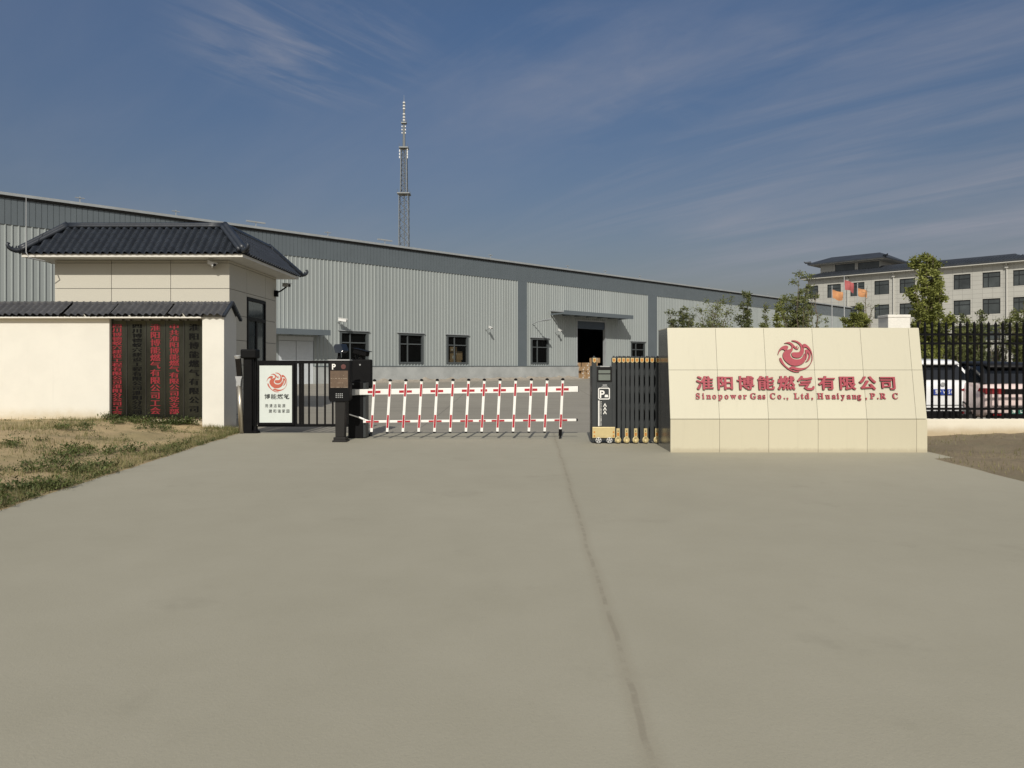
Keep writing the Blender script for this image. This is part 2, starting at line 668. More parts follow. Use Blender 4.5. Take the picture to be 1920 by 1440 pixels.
M['ware_frame'] = mat('grey_window_frame', (0.075, 0.085, 0.088), 0.45, var=0.1)
M['win_glass'] = glass_mat('window_glass', (0.7, 0.74, 0.72), 0.72)
M['off_glass'] = mat('office_glass', (0.060, 0.070, 0.072), 0.06, var=0.45, scale=0.35)
M['shutter'] = mat('roller_shutter', (0.055, 0.075, 0.10), 0.5, var=0.1)
M['door_white'] = mat('white_door', (0.52, 0.55, 0.57), 0.5, var=0.05)
M['carton'] = mat('cardboard', (0.36, 0.235, 0.125), 0.85, var=0.15, scale=3)
M['carton_tape'] = mat('carton_wrap', (0.62, 0.58, 0.52), 0.5, var=0.1)
M['wood'] = mat('pallet_wood', (0.34, 0.24, 0.14), 0.85, var=0.2, scale=8)
M['black'] = mat('black_paint', (0.0045, 0.0045, 0.005), 0.5, var=0.25, scale=5, spec=0.12)
M['black_matt'] = mat('black_plastic', (0.0055, 0.0055, 0.006), 0.6, var=0.2, scale=9, spec=0.12)
M['black_gloss'] = mat('black_glass', (0.006, 0.006, 0.007), 0.12)
M['post_black'] = mat('terminal_paint', (0.020, 0.019, 0.018), 0.5, var=0.12, scale=3, spec=0.2)
M['charcoal'] = mat('charcoal_metal', (0.030, 0.034, 0.036), 0.42, 0.0, var=0.12, scale=3)
M['steel'] = mat('brushed_steel', (0.50, 0.46, 0.38), 0.32, 0.85, var=0.1, scale=2, stretch=(8, 8, 0.4))
M['silver'] = mat('silver_plastic', (0.45, 0.46, 0.46), 0.35, 0.4, var=0.08)
M['plaque'] = mat('mirror_plaque', (0.062, 0.064, 0.05), 0.24, 0.9, var=0.5, scale=0.9, stretch=(3, 3, 0.7))
M['plaque_edge'] = mat('plaque_edge', (0.06, 0.055, 0.05), 0.4, 0.6, var=0.1)
M['red_ink'] = mat('red_lettering', (0.225, 0.010, 0.018), 0.5, var=0.06, scale=9)
M['black_ink'] = mat('black_lettering', (0.004, 0.004, 0.004), 0.6, spec=0.1)


def slab_stone(name, base):
    """cut stone facing: every slab its own shade, faint diagonal veins and rain runs"""
    m = bpy.data.materials.new(name)
    m.use_nodes = True
    t = NT(m)
    p = t.geo()
    isl = t.n('ShaderNodeNewGeometry').outputs['Random Per Island']
    c = t.mix(isl, tuple(x * 0.95 for x in base), tuple(min(1, x * 1.02) for x in base))
    mp = t.n('ShaderNodeMapping')
    mp.inputs['Rotation'].default_value = (0, R(28), 0)
    t.l(p, mp.inputs[0])
    mp2 = t.n('ShaderNodeMapping')
    mp2.inputs['Scale'].default_value = (5.5, 1, 0.8)
    t.l(mp.outputs[0], mp2.inputs[0])
    c = t.mix(t.math('MULTIPLY', t.ramp(t.noise(mp2.outputs[0], 1.5, 6, 0.7), 0.55, 0.8), 0.22), c, tuple(min(1, x * 1.12) for x in base))
    mp3 = t.n('ShaderNodeMapping')
    mp3.inputs['Scale'].default_value = (9, 9, 0.5)
    t.l(p, mp3.inputs[0])
    c = t.mix(t.math('MULTIPLY', t.ramp(t.noise(mp3.outputs[0], 1.0, 5, 0.7), 0.5, 0.8), 0.20), c, tuple(x * 0.72 for x in base))
    sp = t.n('ShaderNodeSeparateXYZ')
    t.l(p, sp.inputs[0])
    foot = t.ramp(t.math('SUBTRACT', sp.outputs['Z'], t.math('MULTIPLY', t.noise(p, 7, 5, 0.7), 0.10)), -0.03, 0.05, 1, 0)
    c = t.mix(t.math('MULTIPLY', foot, 0.45), c, (0.30, 0.25, 0.17))
    c = t.mix(t.math('MULTIPLY', t.noise(p, 70, 3, 0.6), 0.10), c, tuple(x * 0.7 for x in base))
    t.l(c, t.b.inputs['Base Color'])
    t.b.inputs['Roughness'].default_value = 0.42
    return m


M['sign_stone'] = slab_stone('cream_stone', (0.575, 0.545, 0.425))
M['sign_low'] = slab_stone('cream_stone_low', (0.555, 0.515, 0.385))
M['granite'] = mat('polished_granite', (0.085, 0.085, 0.08), 0.16, var=0.3, scale=90)
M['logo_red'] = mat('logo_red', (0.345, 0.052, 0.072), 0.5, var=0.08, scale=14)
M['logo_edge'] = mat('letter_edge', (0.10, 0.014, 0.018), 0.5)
M['advert'] = mat('advert_board', (0.60, 0.645, 0.61), 0.4, var=0.03)
M['advert_red'] = mat('advert_red', (0.46, 0.105, 0.065), 0.5)
M['white'] = mat('white_paint', (0.80, 0.79, 0.75), 0.42, var=0.06, scale=7)
M['red_tape'] = mat('red_reflective', (0.38, 0.010, 0.022), 0.45, var=0.15, scale=20)
M['led'] = mat('led_screen', (0.115, 0.075, 0.048), 0.45, var=0.25, scale=9)
M['led_dot'] = mat('led_text', (0.36, 0.30, 0.22), 0.6)
M['lcd'] = mat('lcd_screen', (0.15, 0.17, 0.15), 0.3, var=0.1)
M['gold'] = mat('gold_panel', (0.60, 0.49, 0.25), 0.35, 0.25, var=0.1, scale=5)
M['amber'] = mat('amber_reflector', (0.50, 0.20, 0.04), 0.3, var=0.2, scale=30)
M['rubber'] = mat('rubber', (0.02, 0.02, 0.02), 0.8, var=0.2)
M['office'] = panelled('office_panels', (0.475, 0.468, 0.425), (0.445, 0.44, 0.40), (0.24, 0.23, 0.21), 1.2, 0.6, 0.016)
M['office_roof'] = mat('office_roof', (0.030, 0.036, 0.046), 0.62, var=0.2, scale=0.7)
M['office_trim'] = mat('office_trim', (0.55, 0.54, 0.49), 0.7, var=0.06)
M['pipe'] = mat('downpipe', (0.50, 0.49, 0.45), 0.6)
M['car_white'] = mat('white_car_paint', (0.78, 0.79, 0.80), 0.25, coat=0.8, var=0.01)
M['car_pink'] = mat('pink_car_paint', (0.74, 0.60, 0.57), 0.25, coat=0.8, var=0.01)
M['car_black'] = mat('black_car_paint', (0.010, 0.010, 0.011), 0.5, spec=0.25, coat=0.05, var=0.05)
M['car_glass'] = mat('car_glass', (0.010, 0.012, 0.016), 0.06)
M['tail'] = mat('tail_light', (0.19, 0.008, 0.012), 0.15, coat=0.6)
M['plate_blue'] = mat('blue_plate', (0.015, 0.05, 0.30), 0.4)
M['plate_green'] = mat('green_plate', (0.03, 0.14, 0.105), 0.4)
M['bark'] = mat('bark', (0.14, 0.115, 0.08), 0.9, var=0.25, scale=10, bump=0.5)
M['leaf'] = leaf_mat('tree_leaf', (0.105, 0.122, 0.044), (0.24, 0.26, 0.095))
M['leaf_yellow'] = leaf_mat('spring_leaf', (0.13, 0.15, 0.036), (0.32, 0.34, 0.095))
M['leaf_dark'] = leaf_mat('shrub_leaf', (0.075, 0.088, 0.036), (0.17, 0.19, 0.076))
M['weed'] = leaf_mat('weed_leaf', (0.048, 0.070, 0.024), (0.14, 0.16, 0.052), 1.2, 0.2)
M['straw'] = leaf_mat('dry_grass', (0.115, 0.122, 0.048), (0.30, 0.265, 0.125), 0.9, 0.2)
M['tower'] = mat('tower_steel', (0.20, 0.215, 0.22), 0.5, 0.3, var=0.15)
M['tower_white'] = mat('tower_white', (0.72, 0.72, 0.70), 0.5)
M['flag_red'] = mat('red_flag', (0.36, 0.09, 0.09), 0.8, var=0.1)
M['flag_orange'] = mat('orange_flag', (0.55, 0.27, 0.11), 0.8, col2=(0.42, 0.19, 0.09), scale=2.2)
M['cam_white'] = mat('camera_white', (0.68, 0.68, 0.66), 0.4)

# --- lettering: the built-in font's outlines, filled and raised
GL = {}


def glyph(ch, off=0.0):
    k = (ch, off)
    if k not in GL:
        c = bpy.data.curves.new('glyph', 'FONT')
        c.body = ch
        c.resolution_u = 3
        c.offset = off
        o = bpy.data.objects.new('glyph', c)
        COL.objects.link(o)
        bpy.context.view_layer.update()
        me = bpy.data.meshes.new_from_object(o.evaluated_get(bpy.context.evaluated_depsgraph_get()))
        vv = [(v.co.x, v.co.y) for v in me.vertices]
        ff = [tuple(p.vertices) for p in me.polygons]
        bpy.data.objects.remove(o)
        bpy.data.curves.remove(c)
        bpy.data.meshes.remove(me)
        cnt = {}
        for f in ff:
            for a, b in zip(f, f[1:] + f[:1]):
                cnt[(a, b)] = cnt.get((a, b), 0) + 1
        edge = [e for e in cnt if (e[1], e[0]) not in cnt]
        GL[k] = (vv, ff, edge)
    return GL[k]


def put(mb, ch, o, ux, uy, uz, sx, sy, d, off=0.0, dx=0.0, lift=0.0, mside=None):
    """one character; o = lower left of its em square"""
    vv, ff, edge = glyph(ch, off)
    if not vv:
        return
    o = Vector(o) + uz * lift
    P = [o + ux * ((x + dx) * sx) + uy * (y * sy) for x, y in vv]
    n = len(P)
    flip = ux.cross(uy).dot(uz) < 0
    m0 = mb.m
    mb.add([p + uz * d for p in P], [tuple(reversed(f)) if flip else f for f in ff])
    if d > 0.004:
        if mside is not None:
            mb.m = mside
        mb.add([p + uz * d for p in P] + P, [(b, a, n + a, n + b) for a, b in edge])
        mb.m = m0


SERIF = {}
for i in range(26):
    SERIF[chr(65 + i)] = chr(0x1D400 + i)
    SERIF[chr(97 + i)] = chr(0x1D41A + i)


def brush(mb, pts, o, ux, uy, uz, sx, sy, d, mside):
    """one brush stroke: (x, y, half width) in a unit box, y up; flat face with dark sides"""
    q = [Vector((p[0], p[1])) for p in pts]
    L_, R_ = [], []
    for i, p in enumerate(q):
        t = (q[min(i + 1, len(q) - 1)] - q[max(i - 1, 0)]).normalized()
        nrm = Vector((-t.y, t.x)) * pts[i][2] * 1.4
        L_.append(p + nrm)
        R_.append(p - nrm)
    out = [(v.x * sx, v.y * sy) for v in L_ + R_[::-1]]
    mb.poly(out, o, ux, uy, uz, d)
    if mside is not None:
        for k in range(len(mb.f) - len(out), len(mb.f)):
            mb.mi[k] = mside


QI = [[(0.33, 0.98, 0.05), (0.20, 0.80, 0.05), (0.03, 0.62, 0.035)],
      [(0.24, 0.79, 0.045), (0.60, 0.79, 0.05), (0.92, 0.85, 0.06)],
      [(0.20, 0.56, 0.04), (0.55, 0.57, 0.045), (0.84, 0.60, 0.05)],
      [(0.10, 0.38, 0.045), (0.45, 0.39, 0.05), (0.72, 0.40, 0.05), (0.58, 0.27, 0.05), (0.46, 0.15, 0.055), (0.60, 0.07, 0.055), (0.85, 0.06, 0.06), (0.97, 0.13, 0.05), (1.00, 0.27, 0.025)]]


def old_qi(mb, o, ux, uy, uz, w, h, d, mside=None):
    for k, st in enumerate(QI):
        brush(mb, st, Vector(o) + uz * 0.0007 * k, ux, uy, uz, w, h, d, mside)


def glyph_width(ch):
    vv = glyph(ch)[0]
    return (min(x for x, y in vv), max(x for x, y in vv)) if vv else (0, 0.25)


LOGO = [
    [(350, 680), (365, 620), (400, 530), (460, 440), (540, 380), (620, 355), (690, 360), (725, 390), (725, 430), (690, 480), (640, 520), (610, 540), (570, 500), (520, 490), (470, 510), (420, 560), (385, 630), (365, 680)],
    [(600, 270), (680, 235), (770, 222), (850, 255), (905, 305), (960, 370), (1010, 400), (1050, 350), (1045, 410), (1000, 430), (1060, 460), (1095, 400), (1085, 465), (1030, 490), (960, 460), (905, 390), (900, 440), (875, 520), (820, 600), (785, 670), (790, 740), (830, 800), (900, 845), (1000, 860), (1110, 845), (1200, 785), (1255, 700), (1280, 640), (1300, 700), (1310, 800), (1290, 900), (1220, 990), (1120, 1050), (1000, 1085), (860, 1085), (740, 1040), (640, 960), (560, 860), (520, 760), (530, 660), (580, 580), (660, 520), (760, 490), (830, 460), (850, 400), (830, 340), (770, 295), (690, 270)],
    [(830, 660), (870, 605), (980, 600), (1080, 595), (1140, 550), (1165, 470), (1155, 380), (1110, 300), (1030, 235), (950, 205), (870, 185), (885, 160), (980, 165), (1080, 200), (1160, 260), (1222, 330), (1228, 420), (1272, 480), (1268, 580), (1235, 660), (1190, 725), (1115, 780), (1020, 800), (920, 785), (850, 740)],
    [(1240, 330), (1300, 290), (1370, 320), (1450, 400), (1520, 520), (1555, 680), (1550, 860), (1500, 980), (1420, 1090), (1310, 1180), (1180, 1235), (1060, 1260), (950, 1245), (860, 1215), (780, 1205), (735, 1170), (770, 1120), (850, 1110), (930, 1135), (1040, 1165), (1160, 1170), (1280, 1150), (1390, 1090), (1470, 1000), (1520, 880), (1535, 740), (1510, 600), (1450, 500), (1380, 430), (1310, 415), (1260, 440)],
    [(1320, 520), (1360, 495), (1420, 510), (1470, 570), (1495, 660), (1480, 780), (1440, 860), (1380, 920), (1310, 950), (1360, 890), (1410, 800), (1430, 720), (1420, 650), (1390, 600), (1375, 720), (1345, 820), (1318, 860), (1322, 720), (1318, 600)],
    [(400, 830), (425, 795), (460, 810), (490, 880), (530, 970), (600, 1080), (690, 1160), (780, 1225), (900, 1275), (1040, 1290), (1060, 1315), (940, 1320), (820, 1290), (690, 1220), (570, 1120), (470, 1010), (410, 910)],
]


def smooth_loop(pts, n=3):
    out = []
    L = len(pts)
    for i in range(L):
        p0, p1, p2, p3 = (Vector(pts[(i + k - 1) % L]) for k in range(4))
        for s in range(n):
            t = s / n
            out.append(0.5 * ((2 * p1) + (p2 - p0) * t + (2 * p0 - 5 * p1 + 4 * p2 - p3) * t * t + (3 * p1 - p0 - 3 * p2 + p3) * t ** 3))
    return out


def logo(mb, c, ux, uy, uz, r, d):
    """the flame-bird emblem, r = half its height"""
    for pl in LOGO:
        q = [((p.x - 955) / 585.0 * r, -(p.y - 740) / 585.0 * r) for p in smooth_loop(pl)]
        mb.poly(q, c, ux, uy, uz, d)


XA, YA, ZA = Vector((1, 0, 0)), Vector((0, 1, 0)), Vector((0, 0, 1))
OUT = Vector((0, -1, 0))                               # towards the camera

# ------------------------------------------------------------------ the site grid (45 degrees to the view)
WU = Vector((0.717, 0.697, 0))                         # along the warehouse, away from us
WNn = Vector((0.697, -0.717, 0))                       # out of its long wall
Y0 = 57.6 / (1.0286 + 0.6857)
W0 = Vector((-0.6857 * Y0, Y0, 0))                     # where the wall leaves the picture's left edge


def wall_s(x):
    Y = 57.6 / (1.0286 - (x - 960) / F)
    return (Vector(((x - 960) * Y / F, Y, 0)) - W0).dot(WU)


def smooth01(t):
    t = max(0.0, min(1.0, t))
    return t * t * (3 - 2 * t)


BASE = 0.45


def land(x, y):
    t = (Vector((x, y, 0)) - W0).dot(WNn)
    return BASE * smooth01(1 - (t - 1.5) / 23.0)


# ------------------------------------------------------------------ ground, road, yard
def axis(vals):
    return sorted(set(vals))


gx = axis([-1500, -700, -300, -150] + [-90 + 6 * i for i in range(34)] + [150, 300, 700, 1500])
gy = axis([-1500, -600, -200, -80, -30, -10] + [6 * i for i in range(26)] + [200, 400, 800, 1500])
g = MB()
for y in gy:
    for x in gx:
        g.v.append((x, y, land(x, y) - 0.06))
nx = len(gx)
for j in range(len(gy) - 1):
    for i in range(nx - 1):
        a = j * nx + i
        g.f.append([a, a + 1, a + nx + 1, a + nx])
        g.mi.append(0)
tag(g.build('ground', M['ground']), kind='structure')


def road_left(y):
    return -5.5 - 0.081 * (min(y, 17.5) - 8.04) + 0.05 * noise.noise(Vector((0, y * 1.3, 3.1))) + 0.03 * noise.noise(Vector((0, y * 5, 1.1)))


def road_right(y):
    k = 6.9 if y < 12.4 else 7.3
    return k + 0.07 * (y - 11) + 0.06 * noise.noise(Vector((5, y * 1.2, 9.1)))


g = MB()
ny = 200
g.grid(24, ny, lambda u, v: ((lambda y: (road_left(y) + (road_right(y) - road_left(y)) * u, y, 0.0))(-12 + v * 29.2)))
tag(g.build('road', M['road']), kind='structure')
# yard slab behind the gate, rising a little towards the warehouse
g = MB()
g.grid(90, 70, lambda u, v: ((lambda x, y: (x, y, land(x, y) - 0.004))(-48 + u * 138, 17.2 + v * 125)))
tag(g.build('yard', M['yard']), kind='structure')


# earth bank left of the road
def bank_h(x, y):
    e = road_left(y)
    d = e - x
    k = smooth01((d - 0.1) / 3.6) * smooth01((y - 7.0) / 10.5)
    return 0.24 * k + 0.02 * min(1, d * 3) + (0.055 * noise.noise(Vector((x * 1.1, y * 1.1, 0))) + 0.03 * noise.noise(Vector((x * 3.3, y * 3.3, 4)))) * smooth01(d / 0.8)


g = MB()
g.grid(110, 150, lambda u, v: ((lambda y: (lambda x: (x, y, bank_h(x, y)))(road_left(y) + 0.02 - (u ** 1.4) * 17))(0.5 + v * 17.8)))
tag(g.build('earth_bank', M['bank'], smooth=True), kind='structure')


def dirt_h(x, y):
    d = x - road_right(y)
    return 0.02 * min(1, d * 3) + 0.12 * smooth01(d / 4) * smooth01((y - 8) / 7) + (0.05 * noise.noise(Vector((x * 1.4, y * 1.4, 7))) + 0.03 * noise.noise(Vector((x * 4.5, y * 4.5, 2)))) * smooth01(d / 0.7)


g = MB()
g.grid(80, 110, lambda u, v: ((lambda y: (lambda x: (x, y, dirt_h(x, y)))(road_right(y) - 0.02 + (u ** 1.3) * 12))(2 + v * 13.95)))
tag(g.build('dirt_verge', M['dirt'], smooth=True), kind='structure')


# weeds and dry grass
def blade(mb, x, y, z, h, w, lean, an):
    dx, dy = math.cos(an), math.sin(an)
    t = Vector((x + dx * lean, y + dy * lean, z + h))
    mb.add([(x - dy * w, y + dx * w, z - 0.01), (x + dy * w, y - dx * w, z - 0.01), t], [(0, 1, 2)])


rg = random.Random(11)
g = MB()
cnt = 0
while cnt < 20000:
    y = 17.9 - 12.4 * rg.random() ** 1.2
    x = road_left(y) - 0.04 - 11.5 * rg.random() ** 1.35
    dens = noise.noise(Vector((x * 0.55, y * 0.55, 5))) + 0.5 * noise.noise(Vector((x * 1.9, y * 1.9, 2)))
    edge_ = road_left(y) - x
    if dens < rg.uniform(-0.05, 0.4) and edge_ > 0.6:
        continue
    cnt += 1
    blade(g, x, y, bank_h(x, y), rg.uniform(0.03, 0.13), rg.uniform(0.003, 0.007), rg.uniform(0, 0.07), rg.uniform(0, 6.3))
for k in range(3500):
    y = rg.uniform(6, 15.7)
    x = road_right(y) + 0.05 + 5.5 * rg.random() ** 1.3
    if noise.noise(Vector((x * 0.9, y * 0.9, 15))) < rg.uniform(-0.1, 0.4):
        continue
    blade(g, x, y, dirt_h(x, y), rg.uniform(0.03, 0.10), rg.uniform(0.003, 0.007), rg.uniform(0, 0.06), rg.uniform(0, 6.3))
tag(g.build('grass', M['straw']), 'thin dry grass growing over the bare earth verges', 'grass', kind='stuff')

g = MB()


def weed(mb, x, y, z, r, n):
    for k in range(n):
        an = rg.uniform(0, 6.283)
        el = rg.uniform(0.15, 1.3)
        L = r * rg.uniform(0.18, 0.42)
        d = Vector((math.cos(an) * math.cos(el), math.sin(an) * math.cos(el), math.sin(el) * 0.9))
        o = Vector((x, y, z)) + Vector((rg.gauss(0, r * 0.45), rg.gauss(0, r * 0.45), abs(rg.gauss(0, r * 0.28))))
        s = d.cross(ZA).normalized() * L * rg.uniform(0.14, 0.24)
        m_ = o + d * L * 0.55
        mb.add([o, m_ + s, o + d * L - Vector((0, 0, L * 0.12)), m_ - s], [(0, 1, 2, 3)])


for (a, b, n_) in ((430, 816, 9), (405, 822, 12), (380, 831, 12), (350, 838, 9), (330, 842, 7), (205, 880, 10), (180, 872, 8), (210, 842, 10), (260, 800, 10),
                   (330, 799, 12), (350, 797, 10), (290, 806, 7), (235, 797, 8), (165, 815, 6), (110, 875, 7), (60, 905, 8), (20, 930, 9), (100, 905, 9), (25, 868, 6), (60, 840, 5), (150, 850, 6)):
    Yg = F * 1.45 / (b - HZ)
    Xg = pX(a, Yg)
    for k in range(n_):
        x, y = Xg + rg.gauss(0, 0.28), min(17.85, Yg + rg.gauss(0, 0.3))
        if x < road_left(y) - 0.10:
            weed(g, x, y, bank_h(x, y), rg.uniform(0.10, 0.25), 95)
for k in range(1300):
    y = 17.8 - 12 * rg.random() ** 1.3
    x = road_left(y) - 0.03 - 11 * rg.random() ** (1.0 if k % 3 else 4.0)
    if noise.noise(Vector((x * 0.7, y * 0.7, 31))) < rg.uniform(-0.2, 0.4) and k % 3:
        continue
    weed(g, x, y, bank_h(x, y), rg.uniform(0.05, 0.14), 30)
for k in range(40):
    y = rg.uniform(8, 15.6)
    x = road_right(y) + 0.1 + 4.5 * rg.random()
    weed(g, x, y, dirt_h(x, y), rg.uniform(0.04, 0.09), 12)
tag(g.build('weeds', M['weed']), 'low green weeds scattered over the bare earth beside the road', 'weeds', kind='stuff')

# ------------------------------------------------------------------ warehouse
EAVE, BANDB, PLT = 9.23, 7.93, 1.50
S0, S1 = -14.0, wall_s(1594)
wa = math.atan2(WU.y, WU.x)
ware = thing('warehouse', 'long grey corrugated steel warehouse with a slate blue band under the eave', 'warehouse', W0, wa)
wins = [(wall_s(a), wall_s(b), 1.70, 3.60) for a, b in ((638, 688), (748, 792), (838, 876), (996, 1027), (1183, 1208))]
rs0, rs1 = wall_s(1082), wall_s(1134)
ds0, ds1 = wall_s(522), wall_s(588)
openings = wins + [(rs0, rs1, BASE - 0.1, 5.2), (ds0, ds1, BASE - 0.1, 3.25)]


def sheet(mb, s0, s1, z0, z1, prof, pitch, holes=(), y=0.0):
    """ribbed steel sheet in local x (along) and z (up), openings cut out"""
    cuts = sorted({s0, s1} | {h[0] for h in holes if s0 < h[0] < s1} | {h[1] for h in holes if s0 < h[1] < s1})
    for a, b in zip(cuts, cuts[1:]):
        zs = [(z0, z1)]
        for h in holes:
            if h[0] < (a + b) / 2 < h[1]:
                zs = [q for lo, hi in zs for q in ((lo, min(hi, h[2])), (max(lo, h[3]), hi)) if q[1] - q[0] > 0.01]
        pts = [(a, None)]
        k = math.floor(a / pitch)
        while k * pitch < b:
            for ox, oy in prof:
                s = k * pitch + ox
                if a + 1e-3 < s < b - 1e-3:
                    pts.append((s, oy))
            k += 1
        pts.append((b, None))
        pts[0] = (a, 0.0)
        pts[-1] = (b, 0.0)
        for lo, hi in zs:
            o = len(mb.v)
            for s, oy in pts:
                mb.v.append((s, y - oy, lo))
                mb.v.append((s, y - oy, hi))
            for i in range(len(pts) - 1):
                mb.f.append([o + 2 * i, o + 2 * i + 2, o + 2 * i + 3, o + 2 * i + 1])
                mb.mi.append(mb.m)


RIB = [(0.0, 0.0), (0.150, 0.0), (0.192, 0.046), (0.216, 0.046), (0.228, 0.0)]
g = MB()
sheet(g, S0, S1, PLT, BANDB, RIB, 0.26, openings)
DEPTH = 42.0
g.add([(S1, 0, 0), (S1, DEPTH, 0), (S1, DEPTH, EAVE), (S1, DEPTH / 2, EAVE + 1.0), (S1, 0, EAVE)], [(0, 1, 2, 3, 4)])
g.add([(S0, 0, 0), (S0, DEPTH, 0), (S0, DEPTH, EAVE), (S0, DEPTH / 2, EAVE + 1.0), (S0, 0, EAVE)], [(4, 3, 2, 1, 0)])
g.add([(S0, DEPTH, 0), (S1, DEPTH, 0), (S1, DEPTH, EAVE), (S0, DEPTH, EAVE)], [(0, 1, 2, 3)])
g.build('wall', M['clad'], ware, local=True)
g = MB()
BR = [(0.0, 0.0), (0.16, 0.0), (0.165, -0.02), (0.185, -0.02), (0.19, 0.0)]
sheet(g, S0, S1 + 0.03, BANDB, EAVE - 0.12, BR, 0.24, (), -0.05)
g.add([(S0, -0.05, BANDB), (S1, -0.05, BANDB), (S1, 0.0, BANDB), (S0, 0.0, BANDB)], [(0, 3, 2, 1)])
g.build('fascia_band', M['band'], ware, local=True)
for a, b in ((970, 987), (1214, 1231)):
    g = MB()
    g.box(wall_s(a), wall_s(b), -0.055, 0.0, PLT, BANDB - 0.003)
    g.build('wall_strip', M['band'], ware, local=True)
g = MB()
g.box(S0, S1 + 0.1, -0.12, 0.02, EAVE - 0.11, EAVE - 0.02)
g.build('eave_shadow_gap', M['joint'], ware, local=True).name = 'eave_shade_strip'  # near-black strip standing in for the shade under the gutter
g = MB()
g.box(S0, S1 + 0.2, -0.22, 0.1, EAVE - 0.015, EAVE + 0.11)
g.build('gutter', M['gutter'], ware, local=True)
g = MB()
for a in (S0, S1):
    pass
g.add([(S0, 0.1, EAVE + 0.1), (S1, 0.1, EAVE + 0.1), (S1, DEPTH / 2, EAVE + 1.15), (S0, DEPTH / 2, EAVE + 1.15), (S1, DEPTH, EAVE + 0.1), (S0, DEPTH, EAVE + 0.1)],
      [(0, 1, 2, 3), (3, 2, 4, 5)])
g.build('roof', M['roofsheet'], ware, local=True)
g = MB()
cuts = [(S0, ds0), (ds1, rs0), (rs1, S1)]
for a, b in cuts:
    g.box(a, b, -0.16, 0.2, -0.5, PLT - 0.03)
g.build('plinth', M['plinth'], ware, local=True)
g = MB()
for a, b in cuts:
    g.box(a, b, -0.19, -0.003, PLT - 0.03, PLT + 0.02)
g.build('drip_flashing', M['band'], ware, local=True)
g = MB()
g.box(S0, S1 - 0.2, 0.5, DEPTH - 0.5, BASE - 0.3, BASE - 0.02)
g.build('floor_slab', M['inside'], ware, local=True)
for (a, b, z0, z1) in wins:
    f = MB()
    t_ = 0.07
    yf, yb = -0.07, 0.10
    for q in ((a - 0.06, a + t_, z0 - 0.04, z1 + 0.06), (b - t_, b + 0.06, z0 - 0.04, z1 + 0.06)):
        f.box(q[0], q[1], yf, yb, q[2], q[3])
    f.box(a + t_, b - t_, yf + 0.002, yb, z0 - 0.04, z0 + t_)
    f.box(a + t_, b - t_, yf + 0.002, yb, z1 - t_, z1 + 0.06)
    zt = z0 + (z1 - z0) * 0.66
    f.box(a + t_, b - t_, -0.02, 0.05, zt - 0.035, zt + 0.035)
    mx_ = a + (b - a) * 0.36
    f.box(mx_ - 0.035, mx_ + 0.035, -0.025, 0.045, z0 + t_, z1 - t_)
    w_ = f.build('window', M['ware_frame'], ware, local=True)
    p_ = MB()
    p_.add([(a, 0.055, z0), (b, 0.055, z0), (b, 0.055, z1), (a, 0.055, z1)], [(0, 1, 2, 3)])
    p_.build('pane', M['win_glass'], w_, local=True)
    e_ = MB()
    e_.box(a - 0.16, b + 0.16, -0.13, 0.0, z1 + 0.065, z1 + 0.12)
    e_.build('head_flashing', M['gutter'], w_, local=True)
# loading door with its roller shutter and canopy
g = MB()
g.box(rs0 + 0.002, rs1 - 0.002, 0.05, 0.30, 4.58, 5.2)
for k in range(6):
    g.box(rs0 + 0.004, rs1 - 0.004, 0.03, 0.05, 4.60 + k * 0.1, 4.67 + k * 0.1)
dr = g.build('roller_door', M['shutter'], ware, local=True)
g = MB()
g.box(rs0 - 0.12, rs0, -0.055, 0.2, BASE - 0.2, 5.32)
g.box(rs1, rs1 + 0.12, -0.055, 0.2, BASE - 0.2, 5.32)
g.box(rs0, rs1, -0.053, 0.2, 5.2, 5.32)
g.build('door_frame', M['gutter'], dr, local=True)


def canopy(a, b, z, over, name='canopy'):
    g = MB()
    g.add([(a, -0.05, z + 0.28), (b, -0.05, z + 0.28), (b, -over, z + 0.16), (a, -over, z + 0.16),
           (a, -0.05, z + 0.20), (b, -0.05, z + 0.20), (b, -over, z + 0.05), (a, -over, z + 0.05)],
          [(0, 3, 2, 1), (4, 5, 6, 7), (0, 4, 7, 3), (1, 2, 6, 5), (0, 1, 5, 4)])
    c = g.build(name, M['gutter'], ware, local=True)
    l_ = MB()
    l_.box(a - 0.03, b + 0.03, -over - 0.06, -over, z - 0.12, z + 0.20)
    l_.build('fascia', M['band'], c, local=True)
    n = max(2, int((b - a) / 1.4))
    for i in range(n + 1):
        s = a + 0.05 + (b - a - 0.1) * i / n
        k_ = MB()
        k_.bar((s, -0.05, z - 0.05), (s, -over, z - 0.02), 0.07, 0.12)
        k_.build('bracket', M['band'], c, local=True)
    return c


canopy(wall_s(1031), wall_s(1160), 5.62, 1.5)
canopy(ds0 - 1.2, wall_s(588) + 0.35, 3.42, 1.25)
# smooth white double door near the guardhouse
g = MB()
wd = (ds1 - ds0)
g.box(ds0, ds1, 0.0, 0.12, 3.0, 3.25)
for i in range(2):
    a = ds0 + 0.02 + i * wd / 2
    g.box(a, a + wd / 2 - 0.03, 0.02, 0.10, BASE - 0.05, 2.98)
dd = g.build('door', M['door_white'], ware, local=True, bevel=0.006)
g = MB()
g.tube([(ds0 + wd / 2 + 0.12, -0.03, 1.5), (ds0 + wd / 2 + 0.12, -0.03, 1.75)], 0.015, 6)
g.build('handle', M['silver'], dd, local=True)
